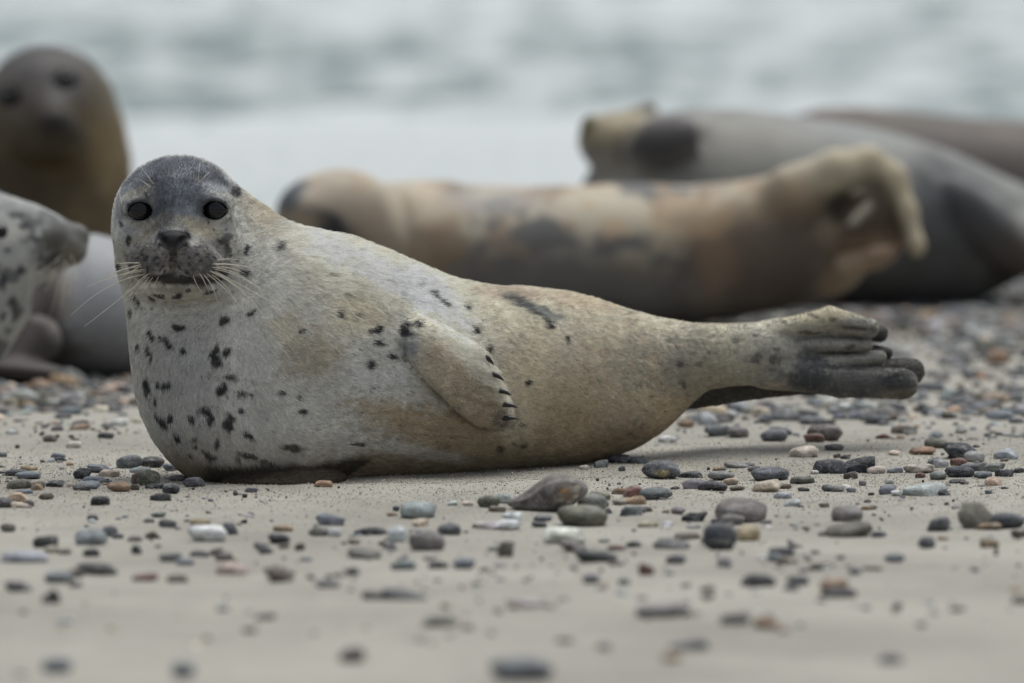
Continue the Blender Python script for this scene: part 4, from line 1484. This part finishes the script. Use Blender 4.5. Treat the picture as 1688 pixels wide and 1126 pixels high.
def stone_material(name, use_attr):
    m, nt, N, L, B = new_mat(name)
    tc = N.new('ShaderNodeTexCoord')
    if use_attr:
        src = N.new('ShaderNodeAttribute'); src.attribute_name = 'col'
        col = src.outputs['Color']
        vec = tc.outputs['Object']
        sc = 45
    else:
        src = N.new('ShaderNodeObjectInfo')
        col = src.outputs['Color']
        ml = N.new('ShaderNodeVectorMath'); ml.operation = 'MULTIPLY_ADD'
        cr = N.new('ShaderNodeCombineXYZ')
        mm = N.new('ShaderNodeMath'); mm.operation = 'MULTIPLY'; mm.inputs[1].default_value = 57.0
        L.new(src.outputs['Random'], mm.inputs[0])
        for i in range(3):
            L.new(mm.outputs[0], cr.inputs[i])
        L.new(tc.outputs['Object'], ml.inputs[0]); ml.inputs[1].default_value = (1, 1, 1.0)
        L.new(cr.outputs[0], ml.inputs[2])
        vec = ml.outputs[0]
        sc = 1.2
    a = noise_node(nt, sc, 6, 0.65, vec)
    b = noise_node(nt, sc * 9, 4, 0.75, vec)
    c_ = noise_node(nt, sc * 1.6, 3, 0.5, vec)
    c = mixc(nt, col, ramp(nt, a.outputs[0], [(0.36, 0.55), (0.5, 1.0), (0.64, 1.6)]), 0.9, 'MULTIPLY')
    c = mixc(nt, c, ramp(nt, b.outputs[0], [(0.36, 0.5), (0.5, 1.0), (0.64, 1.9)]), 0.75, 'MULTIPLY')
    vein = ramp(nt, c_.outputs[0], [(0.47, 0.0), (0.50, 1.0), (0.53, 0.0)])
    c = mixc(nt, c, (0.42, 0.41, 0.38), mixc(nt, (0, 0, 0), vein, 0.35))
    chalk = ramp(nt, noise_node(nt, sc * 0.9, 5, 0.7, vec).outputs[0], [(0.57, 0.0), (0.64, 1.0)])
    c = mixc(nt, c, (0.30, 0.305, 0.30), mixc(nt, (0, 0, 0), chalk, 0.55))
    L.new(c, B.inputs['Base Color'])
    B.inputs['Roughness'].default_value = 0.62
    B.inputs['Specular IOR Level'].default_value = 0.35
    bump(nt, b.outputs[0], 0.25, 0.004 if use_attr else 0.06, B)
    return m


M_STONE = stone_material('pebble_stone', False)
M_STONE_A = stone_material('shingle_stone', True)

KIND_MESH = {}
for k_, n_ in (('round', 9), ('flat', 9), ('angular', 8)):
    KIND_MESH[k_] = [mesh_np('pebble_' + k_, pebble_shape(ICO3[0], 10 + i * 7, k_), ICO3[1]) for i in range(n_)]
    for me in KIND_MESH[k_]:
        me.materials.append(M_STONE)

PAL = {
    'black': ((0.016, 0.018, 0.022), 'black'), 'dark': ((0.05, 0.056, 0.066), 'dark grey'), 'slate': ((0.095, 0.105, 0.12), 'slate grey'), 'blue': ((0.15, 0.18, 0.21), 'blue-grey'),
    'grey': ((0.20, 0.20, 0.19), 'grey'), 'pale': ((0.36, 0.38, 0.39), 'pale grey'), 'white': ((0.56, 0.57, 0.56), 'white'), 'olive': ((0.125, 0.12, 0.085), 'olive grey'),
    'brown': ((0.12, 0.085, 0.06), 'brown'), 'tan': ((0.34, 0.21, 0.10), 'orange tan'), 'cream': ((0.58, 0.50, 0.37), 'cream'), 'red': ((0.19, 0.07, 0.05), 'reddish brown'),
    'taupe': ((0.165, 0.145, 0.13), 'brown-grey'), 'peach': ((0.50, 0.34, 0.22), 'peach'), 'green': ((0.13, 0.15, 0.14), 'greenish grey')}
# centre x, base y, width, height in photograph pixels, colour, shape
LIST = '''31 806 42 15 olive f;62 805 24 11 brown a;90 803 34 11 dark a;118 803 16 7 cream r;147 806 40 13 blue f;197 811 40 16 tan r;222 808 16 10 brown r;245 801 38 26 olive r
226 798 22 20 brown a;254 806 31 9 black a;282 814 30 16 dark r;265 826 36 12 dark a;166 833 34 15 black f;30 828 38 16 peach a;33 837 34 9 cream f;10 837 30 16 slate r;76 824 26 11 brown a
40 814 30 7 blue f;137 790 32 18 dark a;180 786 34 12 cream f;165 780 44 14 blue a;213 772 45 21 slate r;252 771 40 18 dark r;280 777 26 12 blue a;320 803 36 16 slate r;292 793 34 9 grey f
415 812 22 8 slate f;231 779 36 9 blue f;28 785 42 11 dark f;48 790 44 12 blue f;47 776 30 8 tan f;13 877 26 14 olive r;152 858 20 10 taupe a;150 899 56 27 pale r;182 885 26 18 slate r
342 893 66 28 white f;380 882 28 20 slate a;330 868 34 12 tan f;75 903 44 20 dark a;40 928 80 18 pale f;150 918 30 14 black a;85 912 24 12 cream r;160 947 66 18 green f;98 962 50 20 blue r
30 975 46 16 dark a;88 994 26 22 black a;240 958 44 12 red f;292 960 36 12 brown f;385 948 56 20 cream f;280 926 38 14 dark a;330 918 36 10 dark f;356 916 30 12 brown a;226 915 18 16 black a
252 888 28 12 brown a;222 893 26 10 taupe f;278 870 34 14 slate a;262 853 24 9 green f;96 1110 50 24 blue r;303 1118 40 26 blue r;580 1092 46 24 taupe r;533 803 32 10 tan f
689 855 64 28 pale r;653 843 12 9 dark r;548 866 55 18 blue a;467 876 34 10 tan f;460 897 38 17 dark r;527 884 30 16 grey r;552 885 24 14 white r;438 913 26 11 dark a;615 882 66 12 black a
655 894 34 26 white r;703 908 62 32 taupe r;740 882 40 18 slate r;692 868 28 13 cream a;806 837 38 20 olive r;833 830 34 16 white r;772 834 20 8 cream f;746 834 20 8 white f
815 873 62 12 white a;600 921 60 16 taupe f;765 938 38 18 blue r;720 937 30 12 dark f;665 938 42 14 blue f;494 907 20 12 brown a;462 960 46 26 brown a;540 968 42 12 grey f;665 990 80 16 slate f
726 1032 60 16 grey f;860 1122 112 36 blue r;960 868 84 34 olive r;976 842 50 26 grey r;988 825 38 14 olive f;1020 815 26 11 tan f;1048 820 44 20 red a;1080 824 54 20 slate r
1046 832 40 13 tan f;1138 788 42 10 dark f;1188 792 44 15 grey r;1145 806 42 16 grey r;1175 809 50 15 dark r;1205 800 26 12 peach r;1215 809 26 8 brown f;1213 772 44 9 grey f
1184 776 18 6 tan r;1025 777 13 8 dark a;990 771 24 12 green a;963 774 17 7 cream r;1022 764 40 14 dark r;1055 765 32 12 dark a;1003 847 18 10 slate a;1040 850 40 16 green a
1065 844 20 9 brown a;1118 848 26 12 grey r;1097 846 14 6 tan f;1144 860 40 15 black a;1221 862 88 38 taupe r;1208 866 40 18 taupe r;1187 902 58 40 slate r;1189 908 42 18 black r;1234 892 44 26 peach r
888 870 28 10 dark a;838 874 44 16 white r;845 858 34 13 white a;930 896 74 26 white f;942 910 40 18 taupe a;983 928 72 20 dark f;833 918 28 26 olive a;1065 948 26 20 red a;1113 930 38 14 slate a
1195 936 26 20 pale r;1108 905 62 16 green f;1134 890 44 12 brown f;1016 907 30 8 red f;1045 902 30 10 dark a;868 1002 64 16 white f;975 962 30 16 grey r;1092 1018 90 22 grey f
1270 793 66 22 slate r;1322 798 42 12 taupe f;1276 728 45 20 blue r;1286 718 40 14 slate r;1336 754 28 11 black a;1326 754 48 18 cream r;1375 743 32 10 slate r
1366 781 64 24 dark a;1420 780 54 26 dark a;1443 781 34 12 cream r;1402 790 24 12 brown a;1343 782 14 7 white r;1475 780 28 10 pale f;1515 780 54 14 cream a;1474 751 20 8 cream r;1519 750 48 12 tan a
1545 739 44 15 olive r;1394 757 18 7 black a;1380 755 12 7 brown a;1585 757 60 26 dark a;1606 762 36 18 pale r;1545 767 34 12 slate f;1551 771 26 14 pale a;1580 769 28 14 red r;1582 787 50 18 dark r
1620 789 32 12 blue r;1604 776 46 12 slate f;1635 778 30 14 grey r;1658 757 42 16 pale a;1655 786 32 12 dark a;1680 780 18 9 dark r;1517 788 18 9 red r;1578 797 28 7 black a;1636 801 34 15 peach a
1524 818 76 20 pale a;1556 817 22 10 dark a;1478 818 20 10 white f;1380 811 24 10 grey f;1404 812 18 8 blue a;1325 810 20 6 dark f;1466 798 16 9 pale r;1422 801 13 9 grey r;1262 811 60 18 cream a
1294 806 22 8 brown r;1290 822 30 10 pale f;1305 835 32 11 pale f;1358 837 18 8 brown a;1396 860 52 26 taupe r;1400 886 80 24 taupe r;1448 886 30 10 dark a;1547 876 46 24 slate a;1612 872 60 44 taupe a
1660 872 60 26 slate r;1630 874 44 12 tan f;1680 887 30 14 brown a;1528 905 32 20 slate a;1290 918 44 16 dark a;1630 903 32 16 tan f;1248 968 60 20 black f;1315 965 36 16 slate f;1375 974 50 20 tan r
1382 986 62 16 dark f;1410 947 20 12 slate a;1474 926 36 12 blue a;1212 1030 50 20 grey f;1262 1036 42 18 tan r;1135 1072 70 18 grey f;1645 600 42 24 tan r;1600 548 40 20 grey r
1445 700 46 16 dark f;1490 715 44 14 brown f;1340 700 44 14 slate f;1180 720 40 20 slate a;1215 722 36 18 grey r;1130 705 30 14 tan r;1100 730 34 12 white f;1640 665 50 18 peach f'''
entries = []
for tok in LIST.replace('\n', ';').split(';'):
    x, y, w, h, cn, sh = tok.split()
    entries.append((float(x), float(y), float(w), float(h), cn, {'r': 'round', 'f': 'flat', 'a': 'angular'}[sh]))
r_ = random.Random(5)
while len(entries) < 286:         # smaller ones between
    zone = r_.random()
    if zone < 0.30:
        y = r_.uniform(838, 960)
    elif zone < 0.45:
        y = r_.uniform(960, 1120)
    elif zone < 0.62:
        y = r_.uniform(742, 835)
    else:
        y = r_.uniform(690, 745)
    x = r_.uniform(0, 1688)
    if 300 < x < 1010 and y < 815 or x < 1160 and 700 < y < 748 and x > 235:
        continue
    if r_.random() < 0.6:                      # they gather round the bigger ones
        e_ = entries[r_.randrange(200)]
        x, y = e_[0] + r_.gauss(0, 34), e_[1] + r_.gauss(0, 7)
        if not (0 < x < 1688 and y < 1120) or (300 < x < 1010 and y < 815) or (235 < x < 1160 and 690 < y < 748):
            continue
    w = r_.uniform(14, 32) * (1.35 if y > 940 or y < 745 else 1.0)
    cn = r_.choice(['dark', 'slate', 'slate', 'blue', 'grey', 'grey', 'pale', 'olive', 'brown', 'taupe', 'taupe', 'tan', 'cream', 'white', 'red'])
    entries.append((x, y, w, w * r_.uniform(0.28, 0.5), cn, r_.choice(['round', 'flat', 'angular'])))

LAND = [(330, 800, "the front seal's chest"), (903, 844, 'the cobble with the orange chip'), (1090, 790, 'the yellow-stained oval pebble'), (689, 855, 'the round speckled pale pebble'),
        (342, 893, 'the long white pebble'), (1221, 862, 'the big brown-grey pebble'), (1360, 728, 'the oval pebble below the flippers'), (1524, 818, 'the long mottled pale pebble'),
        (1612, 872, 'the tall brown-grey pebble'), (860, 1110, 'the blurred stone at the bottom edge'), (96, 1110, 'the blurred blue-grey stone in the lower corner'), (166, 833, 'the lone glossy black pebble'),
        (1366, 781, 'the pair of long dark pebbles'), (1375, 974, 'the blurred yellow-brown stone'), (1187, 902, 'the slate pebble touching a black one'), (983, 928, 'the flat dark blurred pebble'),
        (40, 928, 'the flat pale pebble at the left edge'), (88, 994, 'the blurred black lump'), (665, 990, 'the blurred flat slate pebble'), (1636, 801, 'the peach-coloured pebble'), (213, 772, 'the slate pebble behind the chest'),
        (1645, 600, 'the blurred orange stone far right'), (703, 908, 'the domed brown-grey pebble'), (860, 800, "the front seal's belly"), (1180, 690, "the seal's ankle")]


def where(x, y, w, rank=0):
    c = []
    for lx, ly, nm in LAND:
        dx, dy = (x - lx), (y - ly) * 2.2
        c.append((math.hypot(dx, dy), dx, dy, nm))
    c.sort()
    if c[0][0] < 8:
        return None
    d, dx, dy, nm = c[rank]
    side = ('right of ' if dx > 0 else 'left of ') if abs(dx) > abs(dy) else ('in front of ' if dy > 0 else 'behind ')
    return ('just ' if d < 70 else 'well ' if d > 190 else '') + side + nm


OWN = {(689, 855): 'round pale blue-grey speckled pebble alone on the sand', (342, 893): 'long white flat-topped pebble in the stony band at left', (1221, 862): 'big smooth brown-grey pebble right of the middle',
       (1524, 818): 'long mottled pale pebble lying on bare sand at right', (1612, 872): 'tall dark brown-grey pebble near the right edge', (860, 1122): 'large blurred blue-grey stone at the bottom edge of the picture',
       (96, 1110): 'blurred blue-grey stone near the lower left corner', (166, 833): 'lone glossy black pebble in front of the chest', (1366, 781): 'long dark pebble, left one of a touching pair',
       (1420, 780): 'long dark pebble, right one of a touching pair', (1187, 902): 'smooth slate pebble resting behind a black one', (1189, 908): 'black pebble touching the slate one behind it',
       (213, 772): 'rounded slate pebble just behind the chest of the front seal', (40, 928): 'flat pale elongated pebble at the left edge of the picture', (88, 994): 'black blurred lump below the left stony band',
       (665, 990): 'wide flat blurred slate pebble left of centre', (1375, 974): 'blurred yellow-brown stone touching a flat dark one', (1645, 600): 'blurred orange stone far behind the flippers',
       (983, 928): 'flat dark blurred pebble below the white flat one', (703, 908): 'domed brown-grey pebble amid the stony band', (1636, 801): 'peach-coloured lump on the sand near the right edge'}

mats_rng = np.random.default_rng(19)
labels = []
for i, (x, y, w, h, cn, sh) in enumerate(entries):
    loc = ground_hit(x, y)[0]
    D = loc[1] - CAM[1]
    s = D / FP
    rx, rz = w / 2 * s, h / 2 * s
    far = D > 15.6
    sink = mats_rng.uniform(0.2, 0.85) if sh != 'round' else mats_rng.uniform(0.15, 0.45)
    ry = rx * mats_rng.uniform(0.65, 0.95)
    rz2 = rz / (1 - sink / 2)
    Yc = loc[1] + ry * 0.75
    zg = ground_z(np.array([loc[0]]), np.array([Yc]))[0]
    ms = KIND_MESH[sh]
    o = link('pebble', ms[i % len(ms)])
    o.location = (loc[0] * (1 + ry * 0.75 / D), Yc, zg + rz2 * (1 - sink))
    o.scale = (rx, ry, rz2)
    o.rotation_euler = (mats_rng.uniform(-0.12, 0.12), mats_rng.uniform(-0.10, 0.10), mats_rng.uniform(-0.5, 0.5) + (math.pi if i % 2 else 0))
    base, word = PAL[cn]
    k = mats_rng.uniform(0.62, 1.05)
    tint = mats_rng.uniform(0.93, 1.07, 3)
    base = np.array(base)
    base = base * 0.72 + base.mean() * 0.28
    o.color = (*np.clip(base * k * tint, 0.004, 0.85), 1)
    lab = OWN.get((int(x), int(y)))
    if lab is None:
        wh = where(x, y, w)
        size = 'tiny ' if w < 15 else 'small ' if w < 24 else '' if w < 42 else 'large ' if w < 64 else 'very large '
        shp = {'round': 'rounded', 'flat': 'flat', 'angular': 'jagged'}[sh]
        lab = size + shp + ' ' + word + ' pebble ' + (wh or 'lying on the open sand')
        for rk in (1, 2, 3):
            if lab in labels and wh:
                lab = size + shp + ' ' + word + ' pebble ' + where(x, y, w, rk)
    labels.append(lab)
    tag(o, lab, 'pebble', 'pebbles scattered on the sand')

# two marked stones with their own pigment


def marked_stone(x, y, w, h, seed, kind, base, paintfn, lab, rot=0.0, shapefn=None):
    loc = ground_hit(x, y)[0]
    s = (loc[1] - CAM[1]) / FP
    v = pebble_shape(ICO4[0], seed, kind)
    if shapefn is not None:
        v = shapefn(v)
    cols = np.tile(np.array(base), (len(v), 1))
    cols = paintfn(v, cols)
    rx, rz = w / 2 * s, h / 2 * s
    me = mesh_np('pebble', v * np.array([rx, rx * 0.7, rz]), ICO4[1], cols)
    o = link('pebble', me, M_STONE_A)
    o.location = (loc[0], loc[1] + rx * 0.5, ground_z(loc[0:1], loc[1:2] + rx * .5)[0] + rz * 0.86)
    o.rotation_euler = (0, 0, rot)
    tag(o, lab, 'pebble', 'pebbles scattered on the sand')


def chip_paint(v, c):
    n = fbm(v, 0.25, 3, 3) - 0.5
    q = np.sqrt(((v[:, 0] - 0.50) / 0.26) ** 2 + ((v[:, 2] - 0.02) / 0.55) ** 2) + n * 0.8
    m = (1 - sstep(0.85, 0.95, q)) * (v[:, 1] < 0)
    ring = sstep(0.70, 0.8, q) * m
    c = c * (1 - m[:, None]) + np.array((0.20, 0.155, 0.11)) * m[:, None]
    og = (1 - sstep(0.8, 1.0, np.sqrt(((v[:, 0] - 0.40) / 0.10) ** 2 + ((v[:, 2] - 0.15) / 0.26) ** 2) + n)) * (v[:, 1] < 0)
    c = c * (1 - og[:, None]) + np.array((0.42, 0.17, 0.05)) * og[:, None]
    wt = (1 - sstep(0.8, 1.0, np.sqrt(((v[:, 0] - 0.70) / 0.06) ** 2 + ((v[:, 2] - 0.15) / 0.4) ** 2) + n)) * (v[:, 1] < 0)
    c = c * (1 - wt[:, None]) + np.array((0.50, 0.46, 0.37)) * wt[:, None]
    ring = np.maximum(ring, 0)[:, None] * 0.75
    return c * (1 - ring) + np.array((0.50, 0.45, 0.36)) * ring


def wedge(v):
    v = v.copy()
    t = (v[:, 0] + 1) / 2
    v[:, 2] = -1 + (v[:, 2] + 1) * (0.42 + 0.58 * sstep(0.05, 0.62, t))
    v[:, 1] *= 0.8 + 0.2 * t
    m = (1 - sstep(0.8, 1.0, np.sqrt(((v[:, 0] - 0.50) / 0.26) ** 2 + ((v[:, 2] - 0.02) / 0.55) ** 2))) * (v[:, 1] < 0)
    v[:, 1] += 0.10 * m
    return v


def stain_paint(v, c):
    n = fbm(v, (0.12, 0.3, 0.3), 3, 13) - 0.5
    q = np.sqrt(((v[:, 0] - 0.05) / 0.42) ** 2 + ((v[:, 2] + 0.30) / 0.42) ** 2) + n * 1.2
    m = ((1 - sstep(0.6, 1.0, q)) * (v[:, 1] < 0) * 0.8)[:, None]
    return c * (1 - m) + np.array((0.40, 0.33, 0.17)) * m


marked_stone(903, 844, 134, 64, 4, 'round', (0.125, 0.112, 0.10), chip_paint, 'biggest wedge-shaped grey cobble with an orange chipped face', 0.0, wedge)
marked_stone(1090, 790, 65, 32, 8, 'round', (0.085, 0.09, 0.10), stain_paint, 'dark oval pebble with a yellow stain right of the belly')
marked_stone(1360, 728, 60, 31, 15, 'round', (0.115, 0.105, 0.10), lambda v, c: c, 'smooth dark oval pebble standing below the hind flippers')


def scatter(name, locs, sizes, flat, cols, base, mat, label, parent=None, nshape=12, sink=0.25):
    """many small stones joined into one mesh"""
    V0, F0 = base
    n, k = len(locs), len(V0)
    r = np.random.default_rng(len(locs))
    shapes = np.stack([pebble_shape(V0, 100 + i * 5, ['round', 'flat', 'angular', 'flat'][i % 4]) for i in range(nshape)])
    S = shapes[r.integers(0, nshape, n)]
    sx_, sy_ = sizes * r.uniform(0.8, 1.25, n), sizes * r.uniform(0.6, 1.0, n)
    sz_ = sizes * flat * r.uniform(0.7, 1.3, n)
    S = S * np.stack([sx_, sy_, sz_], -1)[:, None]
    th = r.uniform(0, 2 * np.pi, n)
    ca, sa = np.cos(th)[:, None], np.sin(th)[:, None]
    ti = r.normal(0, 0.15, n)[:, None]
    X, Y, Z = S[..., 0], S[..., 1], S[..., 2]
    Z = Z + X * ti
    out = np.stack([X * ca - Y * sa, X * sa + Y * ca, Z], -1)
    out += np.stack([locs[:, 0], locs[:, 1], locs[:, 2] + sz_ * (1 - 2 * sink)], -1)[:, None]
    f = (F0[None] + (np.arange(n) * k)[:, None, None]).reshape(-1, 3)
    me = mesh_np(name, out.reshape(-1, 3), f, np.repeat(cols, k, 0))
    o = link(name, me, mat)
    tag(o, label, kind='stuff')
    return o


PC = np.array([PAL[k][0] for k in ('dark', 'slate', 'blue', 'grey', 'pale', 'olive', 'brown', 'taupe', 'tan', 'cream', 'white', 'peach', 'black')])
PW = np.array([10, 14, 13, 13, 11, 7, 7, 10, 5, 4.5, 4.5, 2.5, 5.0])
PW /= PW.sum()


def colours(n, seed):
    r = np.random.default_rng(seed)
    c = PC[r.choice(len(PC), n, p=PW)]
    c = c * 0.75 + c.mean(1, keepdims=True) * 0.25
    return np.clip(c * r.uniform(0.55, 1.15, (n, 1)) * r.uniform(0.94, 1.06, (n, 3)), 0.004, 0.85)


# dense shingle between and behind the seals
n = 19000
Y_ = RNG.uniform(1.3, 9.3, n)
X_ = RNG.uniform(-1, 1, n) * (1.05 + 0.075 * Y_ + 0.5)
pp = np.stack([X_, Y_, np.zeros(n)], -1)
dens = sstep(0.40, 0.56, fbm(pp, (0.8, 0.9, 1), 3, 33)) * 0.55 + 0.42
dens *= sstep(1.3, 2.1, Y_)
keep = RNG.random(n) < dens
X_, Y_ = X_[keep], Y_[keep]
sz = np.clip(np.exp(RNG.normal(math.log(0.0112), 0.42, len(X_))), 0.006, 0.034)
scatter('shingle', np.stack([X_, Y_, ground_z(X_, Y_)], -1), sz, 0.50, colours(len(X_), 1), ICO2, M_STONE_A, 'dense bed of mixed grey, tan and white shingle behind the front seal', sink=0.36)
# thinner scatter around and in front
n = 11000
Y_ = RNG.uniform(-3.6, 2.2, n)
X_ = RNG.uniform(-1.5, 1.5, n)
pp = np.stack([X_, Y_, np.zeros(n)], -1)
py_ = -210 + 15000 / (15 + Y_)
band = 0.26 * np.exp(-((py_ - 895) / 42) ** 2) + 0.08 * np.exp(-((py_ - 985) / 60) ** 2) + 0.12 * np.exp(-((py_ - 775) / 30) ** 2) * sstep(0.25, 0.6, np.abs(X_ + 0.1)) + 0.35 * np.exp(-((py_ - 715) / 24) ** 2) + 0.02
band *= 0.10 + 2.2 * sstep(0.50, 0.64, fbm(pp, (0.20, 0.35, 1), 3, 43))
keep = RNG.random(n) < band
X_, Y_ = X_[keep], Y_[keep]
sz = np.clip(np.exp(RNG.normal(math.log(0.0056), 0.45, len(X_))), 0.003, 0.016)
scatter('scattered_shingle', np.stack([X_, Y_, ground_z(X_, Y_)], -1), sz, 0.48, colours(len(X_), 2), ICO3 if len(X_) < 900 else ICO2, M_STONE_A, 'thin scatter of small mixed pebbles on the open sand', sink=0.32)
# dark crumbs
n = 2600
Y_ = RNG.uniform(-2.6, 1.6, n)
X_ = RNG.uniform(-1.3, 1.3, n)
pp = np.stack([X_, Y_, np.zeros(n)], -1)
keep = RNG.random(n) < 0.05 + 0.5 * sstep(0.52, 0.66, fbm(pp, (0.25, 0.5, 1), 3, 53))
X_, Y_ = X_[keep], Y_[keep]
sz = np.clip(np.exp(RNG.normal(math.log(0.0021), 0.40, len(X_))), 0.001, 0.005)
cc = np.where(RNG.random((len(X_), 1)) < 0.72, np.array([[0.045, 0.038, 0.033]]), colours(len(X_), 3))
scatter('dark_grit', np.stack([X_, Y_, ground_z(X_, Y_)], -1), sz, 0.8, cc, ICO1, M_STONE_A, 'dark crumbs of grit scattered on the sand', sink=0.1)
# coarse grains of sand where the picture is sharp
n = 42000
Y_ = RNG.normal(0.05, 0.55, n)
X_ = RNG.uniform(-1.0, 1.0, n)
sz = np.clip(np.exp(RNG.normal(math.log(0.00085), 0.35, n)), 0.0004, 0.0022)
g_ = RNG.uniform(0.6, 1.35, (n, 1))
cc = np.clip(np.array([[0.42, 0.375, 0.31]]) * g_, 0, 0.85)
cc[RNG.random(n) < 0.12] = (0.72, 0.70, 0.64)
cc[RNG.random(n) < 0.05] = (0.16, 0.135, 0.11)
OCT = (np.array([[1, 0, 0], [-1, 0, 0], [0, 1, 0], [0, -1, 0], [0, 0, 1], [0, 0, -1.0]]),
       np.array([[0, 2, 4], [2, 1, 4], [1, 3, 4], [3, 0, 4], [2, 0, 5], [1, 2, 5], [3, 1, 5], [0, 3, 5]]))
m, nt, N, L, B = new_mat('sand_grain')
at = N.new('ShaderNodeAttribute'); at.attribute_name = 'col'
L.new(at.outputs['Color'], B.inputs['Base Color'])
B.inputs['Roughness'].default_value = 0.7
scatter('sand_grains', np.stack([X_, Y_, ground_z(X_, Y_)], -1), sz, 0.8, cc, OCT, m, 'coarse pale grains lying loose on the sand', sink=0.1)
print('done', round(time.time() - T0, 1))
